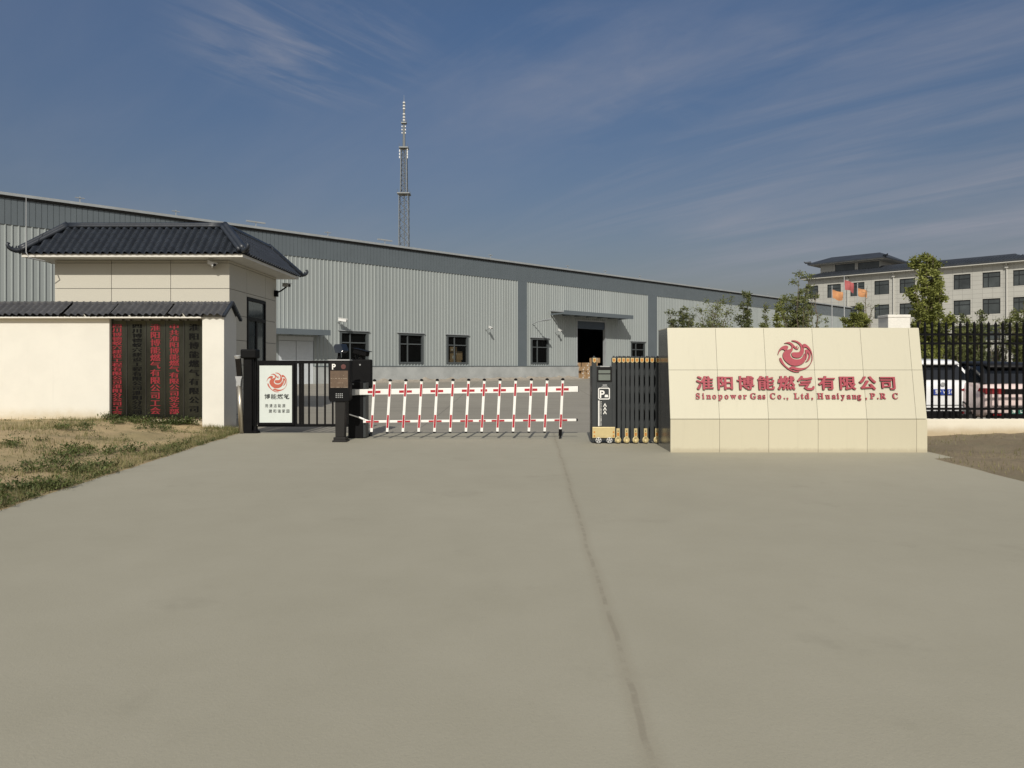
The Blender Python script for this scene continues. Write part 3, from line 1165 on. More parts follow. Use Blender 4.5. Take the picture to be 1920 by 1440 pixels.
# small vents and straps along the eave
for x in (150, 330, 480, 615, 722, 920, 1065, 1135, 1200, 1330, 1440):
    s = wall_s(x)
    g = MB()
    big = x in (480, 722)
    g.box(s - 0.02, s + 0.02, 0.0, 0.04, EAVE + 0.11, EAVE + 0.42)
    g.box(s - (0.55 if big else 0.2), s + (0.55 if big else 0.2), -0.03, 0.07, EAVE + 0.34, EAVE + (0.42 if big else 0.37))
    g.build('roof_vent', M['gutter'], ware, local=True)
# rubble strip along its foot
g = MB()
rr = random.Random(5)


def rub(u, v):
    s = ds1 + 1 + u * (rs0 - ds1 - 1.5)
    d = -0.15 - v * 1.5
    h = 0.28 * (1 - v) ** 1.5 * (0.5 + 0.9 * abs(noise.noise(Vector((s * 0.9, v * 3, 0))))) + 0.06 * noise.noise(Vector((s * 3, v * 9, 2))) * (1 - v)
    p = W0 + WU * s - WNn * d
    return (p.x, p.y, land(p.x, p.y) + h - 0.006)


g.grid(260, 10, rub)
tag(g.build('rubble', M['rubble'], smooth=True), 'strip of crumbled dirt and rubble along the foot of the warehouse plinth', 'rubble', kind='stuff')


def wl_pt(s, out, z):
    return W0 + WU * s + WNn * out + ZA * z


# cartons: in the loading door and behind a window
def carton(s, y, z, w, d, h, label, grp, wrap=False):
    t = thing('carton', label, 'carton', W0 + WU * s - WNn * y + ZA * z, wa + rr.uniform(-0.05, 0.05), grp)
    b = MB()
    b.box(-w / 2, w / 2, 0, d, 0, h)
    b.build('box_body', M['carton'], t, local=True, bevel=0.01)
    b = MB()
    b.box(-0.03, 0.03, -0.004, d + 0.004, h * 0.6, h + 0.004)
    if wrap:
        b.box(-w * 0.32, -w * 0.08, -0.005, -0.0005, h * 0.15, h * 0.5)
    b.build('tape', M['carton_tape'], t, local=True)
    return t


fl = BASE - 0.02
lab_c = ['against the left jamb of the loading door', 'second from the left jamb of the loading door', 'third from the left jamb of the loading door',
         'just right of the middle of the loading door', 'against the right jamb of the loading door']
lab_h = ['lowest carton in the stack ', 'second lowest carton in the stack ', 'third carton up in the stack ', 'topmost carton in the stack ']
cw = (rs1 - rs0) / 5
for i in range(5):
    for j in range(4 if i in (0, 2, 3) else 3):
        lb_ = lab_h[3] if j == (3 if i in (0, 2, 3) else 2) else lab_h[j]
        carton(rs0 + cw * (i + 0.5), 0.08 + rr.uniform(0, 0.2), fl + j * 0.335, cw * rr.uniform(0.80, 0.97), 0.5, 0.33, lb_ + lab_c[i], 'cartons stacked inside the loading door', True)
carton(rs0 + cw * 3.9, 0.2, fl + 4 * 0.335, cw * 1.1, 0.5, 0.40, 'single large brown carton on top of the loading door stacks', 'cartons stacked inside the loading door')
a, b = wins[2][:2]
for i, (u, z, w, h, lb) in enumerate(((0.16, 0, 0.8, 1.55, 'tall brown carton inside the third warehouse window, at its left'),
                                      (0.60, 0, 1.2, 1.5, 'wide lower brown carton inside the third warehouse window'),
                                      (0.66, 1.5, 1.1, 0.62, 'wide upper brown carton inside the third warehouse window'),
                                      (0.12, 1.55, 0.6, 0.35, 'small brown carton topmost at the left of the third window'),
                                      (0.52, 2.12, 0.6, 0.3, 'small brown carton topmost on the wide cartons of the third window'))):
    carton(a + (b - a) * u, 0.45, fl + z, w, 0.7, h, lb, 'cartons behind the third warehouse window', True)


# wall cameras and lamps on the warehouse
def bullet_cam(name, loc, aim, label, m, size=1.0, grp=None):
    t = thing(name, label, 'camera', loc, 0, grp)
    aim = Vector(aim).normalized()
    L = 0.26 * size
    b = MB()
    b.bar(aim * -L * 0.5, aim * L * 0.5, 0.10 * size, 0.09 * size)
    b.build('camera_body', m, t, local=True, bevel=0.012 * size)
    b = MB()
    up = Vector((0, 0, 0.055 * size))
    b.bar(aim * -L * 0.5 + up, aim * L * 0.68 + up, 0.125 * size, 0.015 * size)
    b.build('sun_shield', m, t, local=True)
    b = MB()
    b.lathe(aim * L * 0.5, aim, [(0, 0.04 * size), (0.012, 0.04 * size), (0.014, 0.02 * size)], 12)
    b.build('lens', M['black_gloss'], t, local=True)
    return t


def cam_arm(t, a, b, m):
    k = MB()
    k.tube([a, (Vector(a) + Vector(b)) / 2 + Vector((0, 0, -0.03)), b], 0.025, 7)
    k.build('bracket', m, t, local=True)


for x, y, lb in ((633, 601, 'white wall camera on the warehouse above its first window'), (910, 615, 'small white camera on the warehouse wall beside the grey strip'),
                 (1040, 620, 'small white camera on the warehouse wall left of the loading door')):
    s = wall_s(x)
    Y = (W0 + WU * s).y
    L_ = wl_pt(s, 0.55, pZ(y, Y))
    sz = 1.9 if x == 633 else 1.2
    c = bullet_cam('security_camera', L_, WNn * 0.6 + WU * 0.8 + ZA * -0.15 if x == 633 else WNn + ZA * -0.4, lb, M['cam_white'], sz, 'cameras on the warehouse wall')
    cam_arm(c, (0, 0, -0.03), tuple(-WNn * 0.55 + ZA * -0.1), M['gutter'])
s = wall_s(998)
t = thing('wall_lamp', 'grey arm lamp on the warehouse wall beside the grey strip', 'lamp', wl_pt(s, 0, 4.75))
g = MB()
g.tube([(0, 0, 0), tuple(WNn * 0.6 + ZA * 0.15), tuple(WNn * 1.2 + ZA * 0.2)], 0.035, 7)
g.build('arm', M['gutter'], t, local=True)
g = MB()
g.bar(WNn * 1.1 + ZA * 0.2, WNn * 1.9 + ZA * 0.27, 0.28, 0.10)
g.build('lamp_head', M['gutter'], t, local=True, bevel=0.03)

# ------------------------------------------------------------------ tiles


def tile_slope(mb, e0, e1, up, inset0, inset1, pitch, course, amp=0.03, step=0.02):
    """tiles on a slope: eave e0->e1, vector up to the top edge, ends drawn in by inset at the top"""
    e0, e1, up = Vector(e0), Vector(e1), Vector(up)
    L = (e1 - e0).length
    ux = (e1 - e0) / L
    n = up.cross(ux).normalized()
    if n.z < 0:
        n = -n
    nc = max(1, round(up.length / course))
    nu = int(L / pitch * 8)
    rows = []
    for c in range(nc):
        for q in (0.0, 0.5, 0.97):
            rows.append(((c + q) / nc, step * (1 - q)))
    rows.append((1.0, 0.0))
    o = len(mb.v)
    for v, st in rows:
        lo, hi = inset0 * v, L - inset1 * v
        for i in range(nu + 1):
            x = min(max(L * i / nu, lo), hi)
            w = (x / pitch) % 1.0
            hgt = amp * (0.5 - 0.5 * math.cos(2 * math.pi * w)) ** 0.8
            mb.v.append(tuple(e0 + ux * x + up * v + n * (hgt + st)))
    for j in range(len(rows) - 1):
        for i in range(nu):
            a = o + j * (nu + 1) + i
            mb.f.append([a, a + 1, a + nu + 2, a + nu + 1])
            mb.mi.append(mb.m)


# ------------------------------------------------------------------ guardhouse
GX0, GX1, GY0, GY1 = -12.55, -7.76, 20.5, 24.6
EX0, EX1, EY0, EY1 = -13.12, -7.16, 19.9, 25.2
EZ, TZ, IN = 4.55, 5.36, 0.80
gh = thing('guardhouse', 'small stone clad guardhouse with a dark tiled hipped roof and upturned corners', 'guardhouse', ((GX0 + GX1) / 2, (GY0 + GY1) / 2, 0))
g = MB()
g.box(GX0 + 0.03, GX1 - 0.03, GY0 + 0.03, GY1 - 0.03, -0.1, 4.44)
core = g.build('wall', M['joint'], gh)
g = MB()
G_ = 0.007
zr = [0.0, 0.16, 0.86, 1.56, 2.26, 2.96, 3.66, 4.36, 4.44]
xs_ = [GX0, pX(209, GY0), pX(320, GY0), GX1]
for z0, z1 in zip(zr, zr[1:]):
    for a, b in zip(xs_, xs_[1:]):
        g.box(a + G_ * (a > GX0), b - G_ * (b < GX1), GY0, GY0 + 0.03, z0 + G_, z1 - G_)
        g.box(a + G_, b - G_, GY1 - 0.03, GY1, z0 + G_, z1 - G_)
    for a, b in ((GY0, 21.85), (21.85, 23.50), (23.50, GY1)):
        lo, hi = z0, z1
        if a == 21.85 and z0 < 3.6:
            if z1 <= 3.56:
                continue
            lo = 3.56
        g.box(GX1 - 0.03, GX1, a + (0.031 if a == GY0 else G_), b - (0.031 if b == GY1 else G_), lo + G_, hi - G_)
    g.box(GX0, GX0 + 0.03, GY0 + 0.031, GY1 - 0.031, z0 + G_, z1 - G_)
g.build('stone_cladding', M['stone'], gh)
g = MB()
dx0, dx1 = GX1 - 0.14, GX1 - 0.06
# door opening is closed by a dark framed glass door standing proud of the core
g.box(GX1 - 0.028, GX1 + 0.02, 21.86, 21.95, 0.02, 3.55)
g.box(GX1 - 0.028, GX1 + 0.02, 23.40, 23.49, 0.02, 3.55)
g.box(GX1 - 0.028, GX1 + 0.018, 21.95, 23.40, 3.46, 3.55)
g.box(GX1 - 0.028, GX1 + 0.018, 21.95, 23.40, 2.88, 2.98)
g.box(GX1 - 0.028, GX1 + 0.018, 22.62, 22.72, 0.02, 2.88)
g.box(GX1 - 0.028, GX1 + 0.018, 21.95, 23.40, 0.02, 0.12)
dr_ = g.build('door', M['black'], gh)
g = MB()
g.add([(GX1 - 0.02, 21.95, 0.1), (GX1 - 0.02, 23.4, 0.1), (GX1 - 0.02, 23.4, 3.46), (GX1 - 0.02, 21.95, 3.46)], [(0, 1, 2, 3)])
g.build('pane', M['off_glass'], dr_)
g = MB()
g.box(EX0 + 0.03, EX1 - 0.03, EY0 + 0.03, EY1 - 0.03, 4.445, 4.525)
g.build('soffit', M['soffit'], gh)
g = MB()
corn = [(EX0, EY0), (EX1, EY0), (EX1, EY1), (EX0, EY1)]
inn = [(EX0 + IN, EY0 + IN), (EX1 - IN, EY0 + IN), (EX1 - IN, EY1 - IN), (EX0 + IN, EY1 - IN)]
for i in range(4):
    a, b = corn[i], corn[(i + 1) % 4]
    e0, e1 = Vector((*a, EZ - 0.05)), Vector((*b, EZ - 0.05))
    d = (e1 - e0).normalized()
    inward = Vector((-d.y, d.x, 0))
    tile_slope(g, e0, e1, inward * IN + ZA * (TZ - EZ + 0.05), IN, IN, 0.195, 0.21, 0.095, 0.014)
g.add([(*p, TZ - 0.02) for p in inn], [(0, 1, 2, 3)])
g.box(EX0 + 0.09, EX1 - 0.09, EY0 + 0.09, EY1 - 0.09, 4.53, EZ + 0.002)
rf = g.build('roof', M['tile'], gh, smooth=False)


def ridge_roll(p, q, r=0.07, name='ridge', par=None, m=None):
    g = MB()
    p, q = Vector(p), Vector(q)
    side = (q - p).cross(ZA).normalized()
    n = 10
    pts = [p.lerp(q, i / n) for i in range(n + 1)]
    for off, rr_, dz in ((0, r, 0.05), (r * 1.2, r * 0.75, 0.0), (-r * 1.2, r * 0.75, 0.0)):
        g.tube([x + side * off + ZA * dz for x in pts], rr_, 8)
    return g.build(name, m or M['tile'], par or rf, smooth=True)


for i in range(4):
    ridge_roll((*inn[i], TZ + 0.03), (*inn[(i + 1) % 4], TZ + 0.03))
    ridge_roll((*corn[i], EZ + 0.06), (*inn[i], TZ + 0.05), 0.085, 'hip_ridge')
    # upturned dragon-tail at each corner
    c_, d_ = Vector((*corn[i], EZ + 0.05)), (Vector((*corn[i], 0)) - Vector((*inn[i], 0))).normalized()
    g = MB()
    path = [(-0.15, 0.06), (0.0, 0.02), (0.09, 0.0), (0.18, 0.02), (0.25, 0.07), (0.28, 0.13), (0.26, 0.18), (0.22, 0.17)]
    g.tube([c_ + d_ * a + ZA * b for a, b in path], [0.085, 0.08, 0.065, 0.055, 0.05, 0.042, 0.035, 0.02], 8)
    g.tube([c_ + d_ * 0.18 + ZA * 0.04, c_ + d_ * 0.16 + ZA * 0.12], [0.03, 0.012], 6)
    g.tube([c_ + d_ * 0.10 + ZA * 0.03, c_ + d_ * 0.07 + ZA * 0.13], [0.03, 0.012], 6)
    g.build('finial', M['tile'], rf, smooth=True)

c = bullet_cam('security_camera', px(397, 494, 20.28), (0.75, -0.55, -0.35), 'white camera under the guardhouse eave on its front wall', M['cam_white'], 1.05)
cam_arm(c, (0, 0.0, -0.03), (-0.06, 0.2, -0.08), M['cam_white'])
c = bullet_cam('security_camera', (GX1 + 0.42, 24.3, pZ(535, 24.3)), (0.8, -0.6, -0.1), 'dark camera on a bracket at the far corner of the guardhouse', M['silver'], 1.15)
cam_arm(c, (0, 0, -0.05), (-0.4, 0.1, -0.25), M['black'])
g = MB()
g.box(-0.42, -0.30, 0.02, 0.16, -0.36, -0.16)
g.build('junction_box', M['black'], c, local=True, bevel=0.015)
g = MB()
ax_ = pX(49, 19.6)
g.tube([(ax_, 19.6, 6.0), (ax_, 19.6, 4.52), (ax_ + 0.06, 19.62, 4.38), (ax_ + 0.3, 19.9, 4.33), (GX0 - 0.03, 20.45, 4.33)], [0.008, 0.014, 0.014, 0.014, 0.014], 6)
tag(g.build('lightning_rod', M['silver']), 'thin pale lightning rod bent out from the guardhouse eave', 'lightning rod')

# ------------------------------------------------------------------ boundary wall with tiled coping
BY0 = 18.0
bw = thing('boundary_wall', 'white boundary wall capped with grey tiles in front of the guardhouse', 'wall', (-12, 18.3, 0))
xl, xp0, xp1, xp2 = -22.0, pX(205, BY0), pX(380, 17.94), pX(420, 17.92)
g = MB()
g.box(xl, xp0, BY0, 18.62, -0.3, 2.72)
g.box(xp0, xp1 + 0.01, BY0 + 0.16, 18.62, -0.3, 2.72)
g.build('wall_body', M['white_wall'], bw)
WT, WE = pZ(569, 18.33), pZ(593, 17.86)
g = MB()
g.add([(xp1, 17.92, -0.3), (xp2, 17.92, -0.3), (xp2, 18.72, -0.3), (xp1, 18.72, -0.3),
       (xp1, 17.92, WE - 0.02), (xp2, 17.92, WE - 0.02), (xp2, 18.72, WE - 0.02), (xp1, 18.72, WE - 0.02), (xp1, 18.32, WT - 0.03), (xp2, 18.32, WT - 0.03)],
      [(0, 1, 5, 4), (1, 2, 6, 9, 5), (2, 3, 7, 6), (3, 0, 4, 8, 7), (4, 5, 9, 8), (6, 7, 8, 9), (0, 3, 2, 1)])
g.build('end_pillar', [stained_wall('pillar_plaster', (0.715, 0.695, 0.625), (0.45, 0.40, 0.32), -0.05, 0.16, 0.25)], bw)
g = MB()
seg = [xl, -16.6, pX(125, 18), pX(212, 18), pX(318, 18), xp2 + 0.03]
for i, (a, b) in enumerate(zip(seg, seg[1:])):
    dz = 0.005 * (i % 2)
    tile_slope(g, (a, 17.80, WE + dz), (b, 17.80, WE + dz), (0, 0.52, WT - WE), 0, 0, 0.165, 0.17, 0.065, 0.012)
    tile_slope(g, (b, 18.84, WE + dz), (a, 18.84, WE + dz), (0, -0.52, WT - WE), 0, 0, 0.165, 0.17, 0.065, 0.012)
    g.box(a, b, 18.25, 18.39, WT + dz - 0.02, WT + dz + 0.035)
cp_ = g.build('coping', M['tile_grey'], bw)
g = MB()
g.box(xl, xp1, 17.84, 18.80, WE - 0.045, WE - 0.012)
g.build('coping_bed', M['soffit'], bw)
# verge trim up the gable at the pillar end
g = MB()
g.bar((xp2 + 0.05, 17.76, WE - 0.01), (xp2 + 0.05, 18.32, WT + 0.03), 0.07, 0.06)
g.bar((xp2 + 0.05, 18.32, WT + 0.03), (xp2 + 0.05, 18.90, WE - 0.04), 0.07, 0.06)
g.build('verge_tile', M['tile'], cp_)

# name plaques
NAMES = [('四川博德蚁穴建设工程有限公司淮阳分公司工会', 'red_ink', 203, 238), ('四川博德蚁穴建设工程有限公司淮阳分公司', 'black_ink', 238, 274),
         ('淮阳博能燃气有限公司工会', 'red_ink', 274, 310), ('中共淮阳博能燃气有限公司党支部', 'red_ink', 310, 345), ('淮阳博能燃气有限公司', 'black_ink', 345, 380)]
PLAB = ['mirrored plaque with red characters, leftmost of the five, beside the plain white wall',
        'mirrored plaque with a long column of small black characters, second from the plain wall',
        'mirrored plaque with large red characters, middle one of the five',
        'mirrored plaque with red characters between the middle plaque and the last one',
        'mirrored plaque with few widely spaced black characters, beside the white end pillar']
PY = 18.10
for (txt, ink, a, b), lb in zip(NAMES, PLAB):
    xa, xb = pX(a, PY) + 0.004, pX(b, PY) - 0.004
    zt, zb = pZ(601, PY), pZ(783, PY)
    t = thing('name_plaque', lb, 'plaque', ((xa + xb) / 2, PY, zb), 0, 'name plaques on the boundary wall')
    g = MB()
    n = 6

    def pl(u, v, xa=xa, xb=xb):
        # thin sheet, slightly cushioned, dished at its top edge
        z = zb + (zt - zb) * v
        bul = 0.008 * math.sin(math.pi * u) + 0.03 * max(0, (v - 0.94) / 0.06) ** 2 * (0.4 + 0.6 * u)
        return (xa + (xb - xa) * u, PY - bul, z)
    g.grid(8, 40, pl)
    g.build('panel', M['plaque'], t, smooth=True)
    g = MB()
    g.box(xa, xb, PY + 0.004, PY + 0.055, zb, zt)
    for ex in (xa, xb):
        g.box(ex - 0.003, ex + 0.003, PY - 0.012, PY + 0.004, zb, zt)
    for q in (0.2, 0.8):
        for zq in (zb - 0.02, zt + 0.01):
            g.box(xa + (xb - xa) * q - 0.02, xa + (xb - xa) * q + 0.02, PY - 0.01, PY + 0.03, zq - 0.01, zq + 0.02)
    g.build('backing_frame', M['plaque_edge'], t)
    g = MB()
    z1_, z0_ = pZ(607, PY), pZ(777, PY)
    step = (z1_ - z0_) / len(txt)
    w = 0.245 if len(txt) > 12 else 0.25
    hgt = step * (0.98 if len(txt) > 10 else 0.80)
    cx = (xa + xb) / 2 + (0.02 if ink == 'black_ink' else 0.0)
    for i, ch in enumerate(txt):
        o = (cx - w / 2 - 0.012, PY - 0.014, z1_ - step * i - hgt * 0.88)
        for k in range(4):
            put(g, ch, o, XA, ZA, OUT, w, hgt, 0.001, 0.0, dx=0.026 * k, lift=0.0006 * k)
    g.build('lettering', M[ink], t)

# ------------------------------------------------------------------ face access post
AP = px(453, 812, 17.0)
t = thing('access_post', 'slim silver access post with a black face screen beside the wall end', 'access post', AP)
lean = Vector((-0.075, 0, 0))
g = MB()
top = pZ(722, 17.0) - AP.z
g.tube([(0, 0, 0), Vector((0, 0, top)) + lean * 0.7], 0.055, 16)
g.build('tube', M['steel'], t, smooth=True, local=True)
g = MB()
b0 = Vector((0, 0, top)) + lean * 0.7
g.poly([(-0.045, -0.02), (0.045, -0.02), (0.055, 0.10), (0.068, 0.19), (-0.068, 0.19), (-0.055, 0.10)], b0 + Vector((0, 0.05, 0)), XA, ZA, OUT, 0.1)
g.build('neck', M['silver'], t, local=True, bevel=0.01)
g = MB()
g.bar(b0 + Vector((-0.005, 0.05, 0.16)), b0 + Vector((-0.03, 0.0, 0.62)), 0.125, 0.05, up=(0, 1, 0))
g.build('screen_head', M['black_gloss'], t, local=True, bevel=0.012)
g = MB()
g.tube([b0 + Vector((-0.03, 0.02, 0.60)), b0 + Vector((-0.035, 0.01, 0.68))], [0.07, 0.085], 14)
g.build('head_cap', M['silver'], t, local=True, bevel=0.01)

# ------------------------------------------------------------------ pedestrian swing gate
GYs = 17.1
sg = thing('swing_gate', 'black metal swing gate carrying a white advert board', 'gate', (pX(467, GYs), GYs, 0))
g = MB()
g.box(pX(459, GYs), pX(475, GYs), GYs - 0.1, GYs + 0.1, 0, pZ(660, GYs))
g.build('post', M['black'], sg, bevel=0.008)
g = MB()
g.box(pX(455, GYs), pX(484, GYs), GYs - 0.16, GYs + 0.14, pZ(672, GYs), pZ(655, GYs))
g.build('motor_box', M['black_matt'], sg, bevel=0.03)
g = MB()
bx = pX(479, GYs)
g.tube([(bx, GYs, 0.0), (bx, GYs, pZ(672, GYs))], 0.035, 10)
g.lathe((bx, GYs, 0), (0, 0, 1), [(0, 0.10), (0.05, 0.10), (0.08, 0.055), (0.16, 0.05)], 14)
g.build('hinge_post', M['black'], sg)
g = MB()
L_, R_ = pX(484, GYs), pX(662, GYs)
zt, zb = pZ(676, GYs), pZ(800, GYs)
g.box(L_, R_, GYs - 0.03, GYs + 0.03, zt - 0.07, zt)
g.box(L_, R_, GYs - 0.03, GYs + 0.03, zb, zb + 0.06)
for x in (484, 553, 561, 566):
    X = pX(x, GYs)
    g.box(X, X + 0.045, GYs - 0.028, GYs + 0.028, zb + 0.06, zt - 0.07)
g.box(R_ - 0.045, R_, GYs - 0.028, GYs + 0.028, zb + 0.06, zt - 0.07)
g.build('frame', M['black'], sg)
for x in (579.5, 594.5, 609.5, 624, 638, 651):
    g = MB()
    X = pX(x, GYs)
    g.box(X - 0.018, X + 0.018, GYs - 0.015, GYs + 0.015, zb + 0.055, zt - 0.065)
    g.build('bar', M['black'], sg)
g = MB()
A0, A1, AZ1, AZ0 = pX(488, GYs), pX(549, GYs), pZ(685, GYs), pZ(792, GYs)
g.box(A0, A1, GYs - 0.055, GYs - 0.02, AZ0, AZ1)
ad = g.build('advert_board', M['advert'], sg)
g = MB()
for q in ((pX(484, GYs), A0, AZ0 - 0.05, AZ1 + 0.04), (A1, pX(553.5, GYs), AZ0 - 0.05, AZ1 + 0.04)):
    g.box(q[0], q[1], GYs - 0.065, GYs - 0.031, q[2], q[3])
g.box(A0, A1, GYs - 0.064, GYs - 0.031, AZ1, AZ1 + 0.04)
g.box(A0, A1, GYs - 0.064, GYs - 0.031, AZ0 - 0.05, AZ0)
g.build('board_frame', M['black'], ad)
ys = GYs - 0.057
g = MB()
logo(g, (pX(519, ys), ys, pZ(717, ys)), XA, ZA, OUT, 0.225, 0.002)
g.build('logo', M['advert_red'], ad)
g = MB()


def line(mb, txt, x0, x1, y, ybase, hpx, off=0.0, wide=1.0):
    n = len(txt)
    st = (pX(x1, y) - pX(x0, y)) / n
    for i, ch in enumerate(txt):
        o = (pX(x0, y) + st * (i + 0.5) - st * wide / 2, y, pZ(ybase, y))
        if ch == '气':
            old_qi(mb, (o[0], o[1], o[2] - 0.008), XA, ZA, OUT, st * wide * 0.9, hpx * y / F * 0.9, 0.002)
            continue
        put(mb, ch, o, XA, ZA, OUT, st * wide, hpx * y / F, 0.002, off)


line(g, '博能燃气', 495, 543.5, ys, 747.5, 10.5, 0.008, 0.95)
line(g, '用清洁能源', 496, 536, ys, 763.5, 7.2, 0.004, 0.8)
line(g, '建和谐家园', 503, 544, ys, 773.5, 7.2, 0.004, 0.8)
g.build('lettering', M['black_ink'], ad)

# ------------------------------------------------------------------ parking terminal and its lamp
KY = 15.07
kt = thing('parking_terminal', 'black parking terminal on a column with a brown display and a white P', 'parking terminal', (pX(637, KY), KY, 0))
g = MB()
g.box(pX(623, KY), pX(650, KY), KY - 0.02, KY + 0.28, 0, 0.035)
g.box(pX(625, KY), pX(648, KY), KY, KY + 0.26, 0.035, 0.095)
g.build('base', M['post_black'], kt, bevel=0.008)
g = MB()
cxm = pX(637, KY)
g.add([(cxm - 0.095, KY + 0.02, 0.095), (cxm + 0.085, KY + 0.02, 0.095), (cxm + 0.085, KY + 0.22, 0.095), (cxm - 0.095, KY + 0.22, 0.095),
       (cxm - 0.10, KY + 0.02, pZ(752, KY)), (cxm + 0.11, KY + 0.02, pZ(752, KY)), (cxm + 0.11, KY + 0.22, pZ(752, KY)), (cxm - 0.10, KY + 0.22, pZ(752, KY))],
      [(0, 1, 5, 4), (1, 2, 6, 5), (2, 3, 7, 6), (3, 0, 4, 7), (4, 5, 6, 7), (0, 3, 2, 1)])
g.build('column', M['post_black'], kt, bevel=0.012)
kx0, kx1 = pX(616.5, KY), pX(655.5, KY)
g = MB()
g.poly([(kx0, pZ(748, KY)), (kx0 + 0.03, pZ(752.5, KY)), (kx1 - 0.03, pZ(752.5, KY)), (kx1, pZ(748, KY)), (kx1, pZ(676, KY)), (kx0, pZ(676, KY))],
       (0, KY + 0.24, 0), XA, ZA, OUT, 0.24)
hd = g.build('head', M['black_matt'], kt, bevel=0.008)
g = MB()
g.box(kx0 - 0.005, kx1 + 0.005, KY - 0.02, KY + 0.25, pZ(676, KY), pZ(674, KY))
g.build('top_plate', M['silver'], hd)
yf = KY - 0.004
g = MB()
g.box(kx0 + 0.012, kx1 - 0.012, yf, KY - 0.0005, pZ(729, KY), pZ(677.5, KY))
fp = g.build('face_panel', M['black_gloss'], hd)
g = MB()
g.box(pX(619.5, KY), pX(652.5, KY), yf - 0.004, yf - 0.0005, pZ(727, KY), pZ(695, KY))
sc_ = g.build('screen', M['led'], hd)
g = MB()
rq = random.Random(3)
for yy, gap, th in ((709.5, 0.25, 0.9), (718, 0.7, 0.7), (726, 0.25, 0.8), (704, 0.85, 0.5), (722, 0.8, 0.5)):
    x = 620.5
    while x < 651:
        w = rq.uniform(0.7, 1.8)
        if rq.random() > gap:
            g.box(pX(x, KY), pX(min(x + w, 652), KY), yf - 0.006, yf - 0.0045, pZ(yy + th / 2, KY), pZ(yy - th / 2, KY))
        x += w + 0.5
g.build('screen_text', M['led_dot'], sc_)
g = MB()
put(g, 'P', (pX(622, KY), yf - 0.0005, pZ(692.5, KY)), XA, ZA, OUT, 0.155, 0.155, 0.002, 0.03)
g.build('lettering', M['white'], hd)
g = MB()
g.lathe((pX(644, KY), yf, pZ(687.5, KY)), (0, -1, 0), [(0, 0.05), (0.003, 0.05), (0.0035, 0.03)], 18)
g.build('camera_eye', mat('eye_glass', (0.12, 0.05, 0.045), 0.2), hd)
g = MB()
for i in range(4):
    for j in range(3):
        g.lathe((pX(630.5 + i * 3.7, KY), KY, pZ(738.5 + j * 3.2, KY)), (0, -1, 0), [(0, 0.011), (0.003, 0.011)], 8)
g.build('keypad', M['silver'], hd)

LY = KY + 0.1
t = thing('flood_light', 'small black flood light tilted down on top of the parking terminal', 'flood light', px(637, 675, LY))
g = MB()
g.tube([(0, 0, 0), (0.0, 0, 0.05)], 0.055, 12)
g.tube([(-0.01, 0, 0.04), (-0.01, 0, 0.16)], [0.035, 0.03], 10)
g.build('stand', M['black'], t, local=True)
g = MB()
s_ = LY / F
o_ = Vector((px(637, 675, LY)))
face = [((626, 650), -0.05), ((628, 645.5), -0.02), ((639, 645), 0.0), ((645, 657.5), -0.1), ((641, 662), -0.12), ((631.5, 662), -0.12)]
pts_f = [px(a, b, LY) - o_ + Vector((0, d, 0)) for (a, b), d in face]
pts_b = [p + Vector((0.09, 0.13, 0.0)) for p in pts_f]
n = len(face)
g.add(pts_f + pts_b, [tuple(range(n))[::-1], tuple(range(n, 2 * n))] + [(i, (i + 1) % n, n + (i + 1) % n, n + i) for i in range(n)])
g.build('lamp_housing', mat('lamp_lens', (0.012, 0.017, 0.026), 0.2), t, local=True, bevel=0.008, fix=True)

# ------------------------------------------------------------------ barrier gate
BY = 15.8
bg = thing('barrier_gate', 'white and red picket boom barrier lowered across the entrance', 'barrier', (pX(668, BY), BY, 0))
g = MB()
g.box(pX(652, BY), pX(680, BY), BY + 0.03, BY + 0.42, 0, pZ(716, BY))
cab = g.build('cabinet', M['black_matt'], bg, bevel=0.012)
g = MB()
g.box(pX(680, BY), pX(684.5, BY), BY + 0.05, BY + 0.40, 0.02, pZ(718, BY))
g.build('side_panel', M['charcoal'], cab)
g = MB()
g.box(pX(656, BY), pX(663, BY), BY + 0.024, BY + 0.0295, pZ(719.6, BY), pZ(719, BY))
g.box(pX(656, BY), pX(663, BY), BY + 0.024, BY + 0.0295, pZ(721.6, BY), pZ(721, BY))
g.build('vent', M['silver'], cab)
b0, b1 = px(655, 735.5, BY), px(1084, 729.5, BY)
tilt = (b1 - b0).normalized()
g = MB()
g.bar(b0, b1, 0.05, 0.118)
bm_ = g.build('boom', M['white'], bg, bevel=0.008)
g = MB()
g.bar(b0 - tilt * 0.01, b0 + tilt * 0.13, 0.06, 0.13)
g.build('boom_clamp', M['silver'], bm_)
g = MB()
g.bar(b1, b1 + tilt * 0.012, 0.052, 0.12)
g.build('boom_cap', M['black_matt'], bm_)
r0, r1 = px(681, 790.5, BY), px(1080.5, 787.3, BY)
g = MB()
g.bar(r0, r1, 0.03, 0.052)
lr = g.build('lower_rail', M['white'], bg, bevel=0.005)
g = MB()
g.tube([r1, r1 + Vector((0.03, 0, 0))], 0.028, 10)
g.build('rail_cap', M['black'], lr)
g = MB()
g.tube([px(655, 777, BY) + Vector((0, 0.0, 0)), px(674, 783, BY), px(694, 790, BY)], 0.012, 8)
g.tube([px(672, 782, BY), px(683, 786.5, BY)], 0.02, 8)
g.build('tie_rod', [M['white']], bg)
